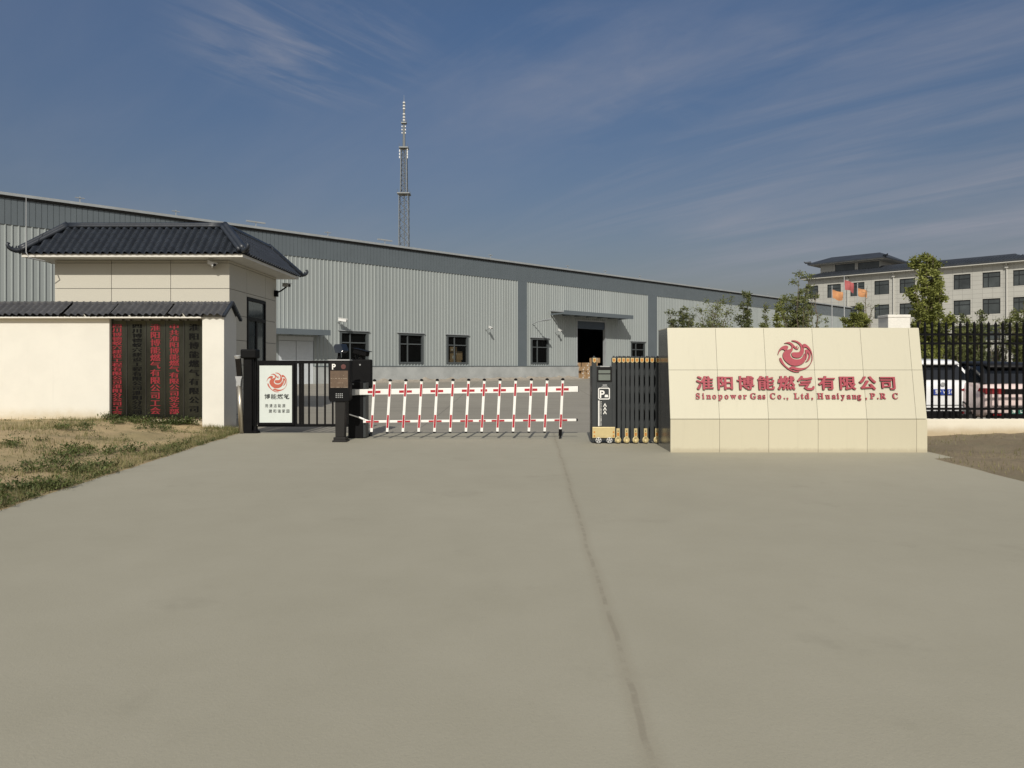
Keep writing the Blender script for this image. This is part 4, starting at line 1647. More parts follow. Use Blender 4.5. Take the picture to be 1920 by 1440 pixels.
for i in range(13):
    u = i / 12
    tp = px(703 + 29.33 * i, 714.5 - 2.0 * u, BY)
    bt = px(697.3 + 29.42 * i, 809.5 - 1.0 * u, BY)
    yb = -0.047
    dv = Vector((0, yb, 0))
    ax = (tp - bt).normalized()
    g = MB()
    g.bar(bt + dv, tp + dv, 0.055, 0.03, up=(0, 1, 0))
    pk = g.build('picket', M['white'], bg, bevel=0.004)
    g = MB()
    g.lathe(tp + dv, ax, [(0, 0.036), (0.015, 0.038), (0.03, 0.03), (0.042, 0.012)], 12)
    g.build('end_cap', M['black'], pk)
    g = MB()
    if i == 12:
        g.tube([bt + dv + ax * 0.05, bt + dv - ax * 0.09], 0.036, 10)
        g.tube([bt + dv - ax * 0.09, Vector((bt.x - 0.012, bt.y + yb, 0.0))], [0.02, 0.016], 8)
        g.build('rest_foot', M['black'], pk)
    else:
        g.lathe(bt + dv, -ax, [(0, 0.032), (0.015, 0.03), (0.03, 0.016)], 10)
        g.build('foot_cap', M['black_matt'], pk)
    # reflective tape on the picket, and crosses on every other one
    g = MB()
    xb = lambda yy: bt + (tp - bt) * ((yy - 809.5) / (714.5 - 809.5))
    for ya, yb_ in ((720.5, 743.5), (778, 802)):
        a_, c_ = xb(ya) + Vector((0, yb - 0.0165, 0)), xb(yb_) + Vector((0, yb - 0.0165, 0))
        g.bar(c_, a_, 0.040, 0.002, up=(0, 1, 0))
    g.build('reflective_tape', M['red_tape'], pk)
    if i % 2 == 0 or i == 7:
        m_ = xb(733 - 2 * u)
        q_ = xb(790 - 2.5 * u)
        hw = 0.135 if i != 7 else 0.07
        for p_, ref, th in ((m_, (b0, b1), 0.05), (q_, (r0, r1), 0.034)):
            k_ = (p_.x - ref[0].x) / (ref[1].x - ref[0].x)
            c0 = ref[0].lerp(ref[1], k_) + Vector((0, -0.0265 if th > 0.03 else -0.0165, 0))
            g = MB()
            g.bar(c0 - tilt * hw, c0 + tilt * hw, 0.002, th)
            g.build('cross_tape', M['red_tape'], pk)

CY = 16.3
ct = thing('display_cabinet', 'tall black display cabinet behind the barrier machine', 'cabinet', (pX(678, CY), CY, 0))
g = MB()
g.box(pX(660, CY), pX(696, CY), CY, CY + 0.18, pZ(728, CY), pZ(674, CY))
g.build('display_box', M['black_matt'], ct, bevel=0.02)
g = MB()
g.box(pX(664, CY), pX(686, CY), CY + 0.02, CY + 0.2, 0, pZ(728, CY))
g.box(pX(684, CY), pX(694, CY), CY - 0.03, CY + 0.22, 0, 0.06)
g.build('pillar', M['black'], ct, bevel=0.01)
g = MB()
g.box(pX(680, CY), pX(695, CY), CY - 0.02, CY + 0.2, pZ(741, CY), pZ(734, CY))
g.build('visor', M['black'], ct)
g = MB()
g.lathe((pX(675, CY), CY, pZ(684, CY)), (0, -1, 0), [(0, 0.018), (0.006, 0.018)], 10)
g.build('lock', M['silver'], ct)
PC = px(677, 674, CY + 0.09)
t = thing('plate_camera', 'black number plate camera on top of the tall display cabinet', 'camera', PC)
g = MB()
g.tube([(0, 0, 0), (0, 0, 0.04)], 0.06, 12)
g.tube([(0.01, 0, 0.03), (0.02, 0, 0.12)], 0.03, 10)
g.tube([(-0.09, 0.0, 0.0), (-0.13, -0.01, 0.06), (-0.10, 0, 0.13), (-0.02, 0, 0.12)], 0.012, 8)
g.build('stand', M['black'], t, local=True)
g = MB()
g.bar((-0.14, 0.04, 0.185), (0.17, -0.12, 0.115), 0.13, 0.11)
g.build('camera_body', M['black_matt'], t, local=True, bevel=0.015)
g = MB()
g.bar((-0.16, 0.05, 0.252), (0.22, -0.15, 0.165), 0.16, 0.012)
g.build('sun_shield', M['black'], t, local=True)

# ------------------------------------------------------------------ telescopic gate
TY = 14.8
tg = thing('telescopic_gate', 'charcoal folding sliding gate retracted beside the cream sign wall', 'gate', (pX(1175, TY), TY, 0))
g = MB()
hx0, hx1 = pX(1110, TY), pX(1154.5, TY)
D_ = 0.42
g.box(hx0, hx1, TY, TY + D_, 0.06, pZ(686, TY))
hc = g.build('head_cabinet', M['charcoal'], tg, bevel=0.012)
for x0, x1 in ((1110, 1118.5), (1147.5, 1154.5)):
    g = MB()
    g.box(pX(x0, TY), pX(x1, TY), TY - 0.012, TY + 0.09, 0.06, pZ(670.5, TY))
    g.tube([((pX(x0, TY) + pX(x1, TY)) / 2, TY + 0.04, pZ(670.5, TY)), ((pX(x0, TY) + pX(x1, TY)) / 2, TY + 0.04, pZ(667, TY))], [0.03, 0.012], 10)
    cpst = g.build('corner_post', M['charcoal'], hc, bevel=0.008)
    xm = (pX(x0, TY) + pX(x1, TY)) / 2


def reflector(xm, y, par):
    g = MB()
    g.poly([(-0.034, 0.04), (0.034, 0.04), (0.034, -0.035), (0.0, -0.055), (-0.034, -0.035)], (xm, y, pZ(675, TY)), XA, ZA, OUT, 0.008)
    r = g.build('reflector', M['gold'], par)
    g = MB()
    g.box(xm - 0.02, xm + 0.02, y - 0.010, y - 0.0075, pZ(675, TY) - 0.03, pZ(675, TY) + 0.025)
    o = g.build('reflector_lens', M['amber'], par)


reflector(pX(1114.5, TY), TY - 0.0125, hc)
reflector(pX(1151, TY), TY - 0.0125, hc)
g = MB()
g.box(pX(1119.5, TY), pX(1147, TY), TY - 0.012, TY - 0.0005, pZ(716, TY), pZ(688, TY))
sp_ = g.build('screen_recess', M['black_gloss'], hc)
g = MB()
g.box(pX(1122, TY), pX(1144, TY), TY - 0.018, TY - 0.0125, pZ(700, TY), pZ(694, TY))
g.box(pX(1122, TY), pX(1144, TY), TY - 0.018, TY - 0.0125, pZ(713, TY), pZ(702, TY))
g.build('screen', M['lcd'], sp_)
g = MB()
g.box(pX(1125, TY), pX(1143, TY), TY - 0.03, TY - 0.0005, pZ(688, TY), pZ(686, TY))
g.box(pX(1128, TY), pX(1139, TY), TY - 0.004, TY - 0.0005, pZ(725.5, TY), pZ(724.5, TY))
g.box(pX(1130, TY), pX(1138, TY), TY - 0.004, TY - 0.0005, pZ(723, TY), pZ(721, TY))
g.build('badge', M['silver'], hc)
g = MB()
yq = TY - 0.0008
# parking mark: a rounded ring, P, small car, upright line and three chevrons


def rrect(x0, x1, z0, z1, r, n=5):
    out = []
    for cx, cz, a0 in ((x1 - r, z1 - r, 0), (x0 + r, z1 - r, 90), (x0 + r, z0 + r, 180), (x1 - r, z0 + r, 270)):
        for k in range(n + 1):
            a = R(a0 + 90 * k / n)
            out.append((cx + r * math.cos(a), cz + r * math.sin(a)))
    return out


o1 = rrect(pX(1121.5, TY), pX(1143.5, TY), pZ(749, TY), pZ(727, TY), 0.03)
o2 = rrect(pX(1123.3, TY), pX(1141.7, TY), pZ(747.2, TY), pZ(728.8, TY), 0.02)
n = len(o1)
g.add([(x, yq - 0.003, z) for x, z in o1 + o2], [(i, (i + 1) % n, n + (i + 1) % n, n + i) for i in range(n)])
put(g, 'P', (pX(1123.6, TY), yq, pZ(745.5, TY)), XA, ZA, OUT, 0.205, 0.205, 0.003, 0.022)
cx_, cz_ = pX(1137, TY), pZ(744, TY)
g.poly([(-0.035, 0), (0.035, 0), (0.035, 0.025), (0.025, 0.05), (-0.025, 0.05), (-0.035, 0.025)], (cx_, yq, cz_ - 0.008), XA, ZA, OUT, 0.003)
g.box(pX(1121.6, TY), pX(1124.0, TY), yq - 0.003, yq, pZ(799, TY), pZ(751, TY))
z_ = 752.5
while z_ < 798:
    g.box(pX(1126, TY), pX(1127.3 + rq.uniform(-0.3, 0.4), TY), yq - 0.003, yq, pZ(z_ + rq.uniform(0.8, 1.5), TY), pZ(z_, TY))
    z_ += 2.0
for k in range(3):
    zc = 759.5 + k * 7
    g.poly([(pX(1130.7, TY), pZ(zc + 3, TY)), (pX(1134.2, TY), pZ(zc - 4, TY)), (pX(1137.7, TY), pZ(zc + 3, TY)), (pX(1135.9, TY), pZ(zc + 3, TY)), (pX(1134.2, TY), pZ(zc - 1, TY)), (pX(1132.5, TY), pZ(zc + 3, TY))],
           (0, yq, 0), XA, ZA, OUT, 0.003)
g.build('lettering', M['white'], hc, fix=True)
g = MB()
g.box(pX(1110.5, TY), pX(1153, TY), TY - 0.03, TY - 0.0125, pZ(821, TY), pZ(800.5, TY))
bp_ = g.build('bumper', M['gold'], hc, bevel=0.006)
g = MB()
for xx in (1114, 1150):
    for yy in (810, 817):
        g.box(pX(xx - 1.3, TY), pX(xx + 1.3, TY), TY - 0.036, TY - 0.0305, pZ(yy + 1.6, TY), pZ(yy - 1.6, TY))
g.build('marker', M['amber'], bp_)


def wheel(xm, zr, y, r, w, par, spokes=True):
    g = MB()
    g.lathe((xm, y + w, zr), (0, -1, 0), [(0, r * 0.7), (0.0, r * 0.95), (w * 0.25, r), (w * 0.75, r), (w, r * 0.92), (w, r * 0.62)], 20)
    t_ = g.build('wheel', M['rubber'], par)
    g = MB()
    if spokes:
        for k in range(5):
            a = 2 * math.pi * k / 5 + 0.3
            d = Vector((math.cos(a), 0, math.sin(a)))
            g.bar(Vector((xm, y - 0.006, zr)), Vector((xm, y - 0.006, zr)) + d * r * 0.7, 0.012, r * 0.35, up=(0, 1, 0))
        g.tube([(xm + r * 0.72 * math.cos(a), y - 0.005, zr + r * 0.72 * math.sin(a)) for a in [k * math.pi / 10 for k in range(21)]], r * 0.07, 6, False)
        g.build('rim', M['cam_white'], t_)
    else:
        g.lathe((xm, y + 0.004, zr), (0, -1, 0), [(0, r * 0.6), (0.01, r * 0.55), (0.014, r * 0.2)], 14)
        g.build('rim', M['gold'], t_)


for xx in (1121.5, 1142):
    wheel(pX(xx, TY), 0.072, TY - 0.06, 0.072, 0.05, hc)
posts = [1161, 1169, 1177, 1185.5, 1194, 1203.5, 1213, 1222.5, 1233, 1243, 1253]
wh = [1158.5, 1174.5, 1191.5, 1210, 1231]
for i, x in enumerate(posts):
    xm = pX(x, TY)
    g = MB()
    g.box(xm - 0.036, xm + 0.036, TY - 0.01, TY + 0.03, 0.05, pZ(670.5, TY))
    g.box(xm - 0.036, xm + 0.036, TY + 0.34, TY + 0.38, 0.05, pZ(670.5, TY))
    g.box(xm - 0.02, xm + 0.02, TY + 0.03, TY + 0.34, pZ(676, TY), pZ(671, TY))
    for yk in (TY + 0.01, TY + 0.36):
        g.tube([(xm, yk, pZ(670.5, TY)), (xm, yk, pZ(669, TY)), (xm, yk, pZ(667, TY))], [0.034, 0.026, 0.008], 10)
    po = g.build('post', M['charcoal'], tg, bevel=0.006)
    reflector(xm, TY - 0.0105, po)
g = MB()
for a, b in zip(posts, posts[1:]):
    xa, xb = pX(a, TY), pX(b, TY)
    for k in range(4):
        z0, z1 = 0.22 + k * 0.34, 0.22 + (k + 1) * 0.34
        g.bar((xa, TY + 0.045, z0), (xb, TY + 0.045, z1), 0.022, 0.01, up=(0, 1, 0))
        g.bar((xa, TY + 0.058, z1), (xb, TY + 0.058, z0), 0.022, 0.01, up=(0, 1, 0))
g.build('lattice', M['charcoal'], tg)
for x in wh:
    xm = pX(x, TY)
    g = MB()
    g.box(xm - 0.032, xm + 0.032, TY - 0.03, TY - 0.0125, 0.10, pZ(803, TY))
    g.lathe((xm, TY + 0.02, 0.075), (0, -1, 0), [(0, 0.062), (0.045, 0.062), (0.05, 0.05)], 18)
    ft = g.build('wheel_bracket', M['gold'], tg)
    g = MB()
    g.lathe((xm, TY - 0.03, pZ(808, TY)), (0, -1, 0), [(0, 0.012), (0.003, 0.012)], 8)
    g.build('bolt', M['black'], ft)
    g = MB()
    g.box(xm - 0.018, xm + 0.018, TY - 0.036, TY - 0.0305, pZ(817, TY), pZ(811, TY))
    g.build('marker', M['amber'], ft)
    wheel(xm, 0.055, TY - 0.065, 0.055, 0.034, ft, False)

# ------------------------------------------------------------------ cream sign wall
SY = 13.3
LB, RB_ = pX(1258, SY), pX(1737, SY)
ZS, ZTOP, LEAN = pZ(786, SY), 2.22, 0.27
sw = thing('sign_wall', 'cream stone company sign wall with raised red characters and emblem', 'sign', ((LB + RB_) / 2, SY, 0))
g = MB()
SB = 14.42
# dark granite core, its polished left flank facing the gate
xr_top = RB_ - 0.0
g.add([(LB, SY + 0.03, 0), (RB_, SY + 0.03, 0), (RB_, SB, 0), (LB, SB, 0),
       (LB, SY + 0.03, ZS), (RB_, SY + 0.03, ZS), (RB_, SY + LEAN + 0.03, ZTOP - 0.005), (LB, SY + LEAN + 0.03, ZTOP - 0.005), (RB_, SB, ZTOP - 0.005), (LB, SB, ZTOP - 0.005)],
      [(0, 1, 5, 4), (4, 5, 6, 7), (7, 6, 8, 9), (3, 9, 8, 2), (0, 4, 7, 9, 3), (1, 2, 8, 6, 5)])
g.build('flank', M['granite'], sw)
SUP = Vector((0, LEAN, ZTOP - ZS)).normalized()
SOUT = XA.cross(SUP)
SLEN = Vector((0, LEAN, ZTOP - ZS)).length


def slab(mb, x0, x1, w0, w1, th=0.03):
    o = Vector((0, SY + 0.03, ZS))
    p = [o + XA * x + SUP * w + SOUT * d for d in (0.0, th) for x, w in ((x0, w0), (x1, w0), (x1, w1), (x0, w1))]
    mb.add(p, [(0, 3, 2, 1), (4, 5, 6, 7), (0, 1, 5, 4), (1, 2, 6, 5), (2, 3, 7, 6), (3, 0, 4, 7)])


jx = [LB - 0.012] + [pX(v, SY) for v in (1349, 1441, 1533.5, 1625.5, 1718)] + [RB_ + 0.012]
gp = 0.0028
up_, lo_ = MB(), MB()
wm = SLEN * 0.535
for a, b in zip(jx, jx[1:]):
    slab(up_, a + gp, b - gp, gp, wm - gp)
    slab(up_, a + gp, b - gp, wm + gp, SLEN + 0.004)
    lo_.box(a + gp, b - gp, SY - 0.012, SY + 0.0285, 0.0, ZS - gp)
up_.build('upper_panels', M['sign_stone'], sw)
lo_.build('lower_panels', M['sign_low'], sw)
g = MB()
g.box(LB + 0.0, RB_, SY + LEAN + 0.005, SB + 0.01, ZTOP - 0.004, ZTOP + 0.012)
g.build('top_slab', M['sign_stone'], sw)


def sign_pt(x, y):
    """where the sight line of a photo point meets the leaning face"""
    o = Vector((0, SY, ZS))
    o = Vector((0, SY + 0.03, ZS)) + SOUT * 0.0302
    d = Vector(((x - 960) / F, 1.0, -(y - HZ) / F))
    c = Vector((0, 0, EYE))
    return c + d * ((o - c).dot(SOUT) / d.dot(SOUT))


g = MB()
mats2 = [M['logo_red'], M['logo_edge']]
txt = '淮阳博能燃气有限公司'
xs0, xs1 = 1302, 1683
stp = (xs1 - xs0) / 10
for i, ch in enumerate(txt):
    o = sign_pt(xs0 + stp * i + stp * 0.06, 731.0)
    w = (sign_pt(xs0 + stp * (i + 0.95), 732.0) - o).x
    h = (sign_pt(xs0, 704) - sign_pt(xs0, 731)).dot(SUP) * 1.03
    if ch == '气':
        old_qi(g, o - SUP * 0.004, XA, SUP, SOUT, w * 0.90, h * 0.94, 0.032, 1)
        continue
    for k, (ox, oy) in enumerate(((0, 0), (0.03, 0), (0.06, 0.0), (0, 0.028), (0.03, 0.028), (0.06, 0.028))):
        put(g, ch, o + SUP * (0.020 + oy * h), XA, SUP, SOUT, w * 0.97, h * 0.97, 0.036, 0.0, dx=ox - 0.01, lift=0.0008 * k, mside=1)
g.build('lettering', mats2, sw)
g = MB()
eng = 'Sinopower Gas Co., Ltd, Huaiyang, P.R C'
pos = {'S': 1303}
# letter starts measured off the sign
starts = [1304, 1316, 1324, 1335, 1346, 1358, 1369, 1383.5, 1393, 0, 1406, 1420, 1429, 0, 1443, 1457, 1469, 1474.5, 0, 1488, 1501, 1508.5, 1521, 0, 1531.5, 1547, 1559, 1568.5, 1576, 1587, 1597, 1606.5, 1622, 0, 1630.5, 1644, 1649, 0, 1672.5]
for ch, x in zip(eng, starts):
    if ch == ' ':
        continue
    q = SERIF.get(ch, ch)
    o = sign_pt(x + 0.4, 748.0)
    lo_x, hi_x = glyph_width(q)
    sz = 0.148
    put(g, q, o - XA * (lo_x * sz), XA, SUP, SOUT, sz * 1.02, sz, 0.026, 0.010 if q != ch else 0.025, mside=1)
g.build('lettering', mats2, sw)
g = MB()
lc = sign_pt(1490.2, 668.2)
for pl in LOGO:
    q = [((p.x - 955) / 585.0 * 0.302 * 1.0, -(p.y - 740) / 585.0 * 0.295) for p in smooth_loop(pl)]
    g.m = 0
    nf = len(g.f)
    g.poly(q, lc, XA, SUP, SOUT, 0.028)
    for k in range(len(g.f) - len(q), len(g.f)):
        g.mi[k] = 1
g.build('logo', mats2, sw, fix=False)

# ------------------------------------------------------------------ right-hand fence
FY = 15.85
t = thing('fence_pillar', 'white painted square pillar standing behind the cream sign wall', 'pillar', (8.09, 15.8, 0))
g = MB()
g.box(7.86, 8.32, 15.6, 16.03, 0, 2.55)
g.build('shaft', M['pillar_white'], t, bevel=0.01)
g = MB()
g.box(7.85, 8.33, 15.59, 16.04, 2.55, 2.61)
g.build('cap', M['pillar_white'], t, bevel=0.01)
g = MB()
g.box(8.2, 16.0, FY, FY + 0.28, -0.2, pZ(786, FY))
tag(g.build('low_wall', M['kerb_wall'], bevel=0.02), 'low cream plaster wall under the black picket fence', 'wall')
FX = FY + 0.14
pf = thing('picket_fence', 'black metal spear topped picket fence on the low cream wall', 'fence', (11, FX, 0.4))
g = MB()
zw = pZ(786, FX) + 0.01
for y in (627, 644, 766.5):
    g.box(8.34, 16.0, FX - 0.018, FX + 0.018, pZ(y, FX) - 0.024, pZ(y, FX) + 0.024)
g.build('rail', M['black'], pf)
x = pX(1721, FX)
while x < 13.6:
    g = MB()
    zt = pZ(609, FX)
    g.box(x - 0.019, x + 0.019, FX - 0.0205, FX + 0.0205, zw - 0.02, zt)
    g.add([(x - 0.026, FX - 0.022, zt), (x + 0.026, FX - 0.022, zt), (x + 0.026, FX + 0.022, zt), (x - 0.026, FX + 0.022, zt), (x, FX, zt + 0.085)],
          [(0, 1, 4), (1, 2, 4), (2, 3, 4), (3, 0, 4), (0, 3, 2, 1)])
    g.build('picket', M['black'], pf)
    x += 0.1515


# ------------------------------------------------------------------ cars (rear towards us, local y runs forward)
def car(label, loc, paint, roofpaint, Wd, H, belt, plate=None, plate_mat=None, plate_z=0.85, tail='wedge', deck=0.0, rz=0.0):
    t = thing('parked_car', label, 'car', loc, rz, 'cars parked behind the fence')
    hw = Wd / 2
    Lh = 4.5
    # lower body: stations along the length, half outlines
    st = [(0.00, 0.86, 0.42, belt - 0.22), (0.05, 0.93, 0.34, belt - 0.08), (0.18, 0.97, 0.28, belt), (0.6, 1.0, 0.24, belt + 0.02), (1.6, 1.0, 0.22, belt), (2.9, 1.0, 0.22, belt - 0.02),
          (3.4, 0.99, 0.23, belt - 0.08), (4.0, 0.96, 0.25, belt - 0.17), (4.35, 0.88, 0.3, belt - 0.27), (4.5, 0.74, 0.38, belt - 0.40)]
    g = MB()
    rows = []
    for y, k, zb, zt in st:
        w = hw * k
        half = [(0, zb), (w * 0.86, zb), (w * 0.97, zb + 0.12), (w, zb + (zt - zb) * 0.45), (w * 0.985, zb + (zt - zb) * 0.75), (w * 0.93, zt - 0.03), (w * 0.85, zt), (0, zt + 0.015)]
        full = half + [(-a, b) for a, b in half[-2:0:-1]]
        o = len(g.v)
        g.v += [(a, y, b) for a, b in full]
        rows.append((o, len(full)))
    for (o, n), (p, _) in zip(rows, rows[1:]):
        for k in range(n):
            k2 = (k + 1) % n
            g.f.append([o + k, p + k, p + k2, o + k2])
            g.mi.append(0)
    g.f.append([rows[0][0] + k for k in range(rows[0][1])])
    g.mi.append(0)
    g.f.append([rows[-1][0] + k for k in range(rows[-1][1])][::-1])
    g.mi.append(0)
    b = g.build('body', paint, t, smooth=True, local=True, fix=True)
    md = b.modifiers.new('round', 'SUBSURF')
    md.levels = md.render_levels = 2
    # glasshouse
    g = MB()
    zr = H - 0.10
    gy = [(0.14, belt - 0.02, hw * 0.86), (0.50, zr, hw * 0.66), (2.2, zr, hw * 0.68), (3.15, belt - 0.06, hw * 0.84)]
    (y0, zb0, w0), (y1, z1, w1), (y2, z2, w2), (y3, zb3, w3) = gy
    V = [(-w0, y0, zb0), (w0, y0, zb0), (w1, y1, z1), (-w1, y1, z1), (w2, y2, z2), (-w2, y2, z2), (w3, y3, zb3), (-w3, y3, zb3)]
    g.add(V, [(0, 1, 2, 3), (3, 2, 4, 5), (5, 4, 6, 7), (1, 6, 4, 2), (0, 3, 5, 7), (0, 7, 6, 1)])
    g.build('windows', M['car_glass'], t, local=True, bevel=0.03)
    # pillars and roof in paint
    g = MB()
    for s in (-1, 1):
        for pa_, pb_, wd_, dp_, up__ in (((s * (w0 + 0.005), y0 + 0.03, zb0), (s * (w1 + 0.005), y1 + 0.02, z1), 0.07, 0.05, (0, 1, 0)),
                                        ((s * w3, y3, zb3), (s * w2, y2, z2), 0.07, 0.05, (0, 1, 0)),
                                        ((s * (w0 + 0.02), 1.5, belt - 0.02), (s * (w1 + 0.01), 1.55, z1), 0.03, 0.10, (0, 0, 1))):
            g = MB()
            g.bar(pa_, pb_, wd_, dp_, up=up__)
            g.build('roof_pillar', roofpaint, t, local=True, bevel=0.01)
    g = MB()
    rw = [(0.30, 0.60, zr - 0.01), (0.42, 0.64, zr + 0.045), (0.7, 0.67, zr + 0.075), (1.4, 0.69, zr + 0.10), (2.0, 0.69, zr + 0.075), (2.4, 0.66, zr + 0.01)]
    rows = []
    for y, k, z in rw:
        w = hw * k * 1.04
        o = len(g.v)
        g.v += [(-w, y, z - 0.07), (-w * 0.97, y, z - 0.03), (-w * 0.85, y, z - 0.008), (0, y, z), (w * 0.85, y, z - 0.008), (w * 0.97, y, z - 0.03), (w, y, z - 0.07), (0, y, z - 0.075)]
        rows.append(o)
    for o, p in zip(rows, rows[1:]):
        for k in range(8):
            g.f.append([o + k, o + (k + 1) % 8, p + (k + 1) % 8, p + k])
            g.mi.append(0)
    g.f.append([rows[0] + k for k in range(8)][::-1])
    g.f.append([rows[-1] + k for k in range(8)])
    g.mi += [0, 0]
    g.build('roof', roofpaint, t, smooth=True, local=True, fix=True)
    # tail lights
    for s in (-1, 1):
        g = MB()
        if tail == 'wedge':
            q = [(s * hw * 0.44, belt - 0.27), (s * hw * 0.66, belt - 0.20), (s * hw * 0.965, belt - 0.12), (s * hw * 1.0, belt - 0.22), (s * hw * 0.97, belt - 0.36), (s * hw * 0.62, belt - 0.31)]
        else:
            q = [(s * hw * 0.42, belt - 0.13), (s * hw * 0.95, belt - 0.12), (s * hw * 0.99, belt - 0.2), (s * hw * 0.90, belt - 0.26), (s * hw * 0.42, belt - 0.27)]
        n = len(q)
        fr = [Vector((a, -0.012 + 0.15 * max(0, abs(a) / hw - 0.62) ** 1.3 * 3 * 0.3, z)) for a, z in q]
        bk = [p + Vector((0, 0.2, 0)) for p in fr]
        g.add(fr + bk, [tuple(range(n)), tuple(range(n, 2 * n))[::-1]] + [(i, (i + 1) % n, n + (i + 1) % n, n + i) for i in range(n)])
        g.build('tail_light', M['tail'], t, local=True, fix=True, bevel=0.008)
    g = MB()
    if tail == 'bar':
        g.box(-hw * 0.42, hw * 0.42, -0.012, 0.05, belt - 0.26, belt - 0.14)
        g.build('light_bar', M['black_gloss'], t, local=True)
        g = MB()
    else:
        g.lathe((0, 0.005, belt - 0.13), (0, -1, 0), [(0, 0.055), (0.012, 0.055), (0.014, 0.042)], 20)
        g.build('badge', M['silver'], t, local=True)
        g = MB()
    g.box(-hw * 0.8, hw * 0.8, -0.03, 0.2, 0.22, 0.40)
    bp = g.build('bumper', M['black_matt'], t, local=True, bevel=0.03)
    g = MB()
    for s in (-1, 1):
        g.box(s * hw * 0.62 - 0.12, s * hw * 0.62 + 0.12, -0.045, 0.05, 0.34, 0.385)
    g.build('bumper_reflector', M['tail'], bp, local=True)
    # creases of the tailgate
    g = MB()
    for s in (-1, 1):
        g.bar((s * hw * 0.66, 0.012, belt - 0.34), (s * hw * 0.60, -0.008, 0.55), 0.008, 0.012, up=(0, 1, 0))
    g.bar((-hw * 0.60, -0.006, 0.55), (hw * 0.60, -0.006, 0.55), 0.012, 0.008)
    g.build('tailgate_gap', M['joint'], t, local=True)
    if plate:
        g = MB()
        g.box(-0.24, 0.24, -0.036, 0.02, plate_z - 0.07, plate_z + 0.07)
        p = g.build('number_plate', plate_mat, t, local=True, bevel=0.004)
        g = MB()
        xx = -0.215
        for ch in plate:
            if ch == ' ':
                xx += 0.03
                continue
            put(g, ch, Vector((xx, -0.037, plate_z - 0.04)), XA, ZA, OUT, 0.085 if ord(ch) > 255 else 0.10, 0.115, 0.002, 0.012)
            xx += 0.095 if ord(ch) > 255 else 0.068
        g.build('lettering', M['white'], p, local=True)
    for s in (-1, 1):
        for yw in (0.85, 3.55):
            g = MB()
            g.lathe((s * (hw - 0.20), yw, 0.33), (s, 0, 0), [(0, 0.2), (0, 0.32), (0.03, 0.335), (0.18, 0.335), (0.21, 0.31), (0.21, 0.2)], 24)
            w_ = g.build('wheel', M['rubber'], t, local=True)
            g = MB()
            g.lathe((s * (hw - 0.01), yw, 0.33), (s, 0, 0), [(0, 0.2), (0.012, 0.19), (0.006, 0.05)], 18)
            g.build('rim', M['silver'], w_, local=True)
    return t


car('white hatchback with a blue number plate nearest the cream sign wall', (pX(1768, 18.8), 18.8, 0), M['car_white'], M['car_white'], 1.86, 1.74, 1.20, '豫P V150', M['plate_blue'], 0.88, 'wedge')
car('pale pink car with a black roof and green number plate behind the fence', (12.25, 18.0, 0), M['car_pink'], M['car_black'], 1.80, 1.66, 1.12, '豫P D', M['plate_green'], 0.45, 'bar')
car('black car parked further back between the white and the pink cars', (14.9, 23.8, 0), M['car_black'], M['car_black'], 1.88, 1.68, 1.10, None, None, 0.8, 'wedge')


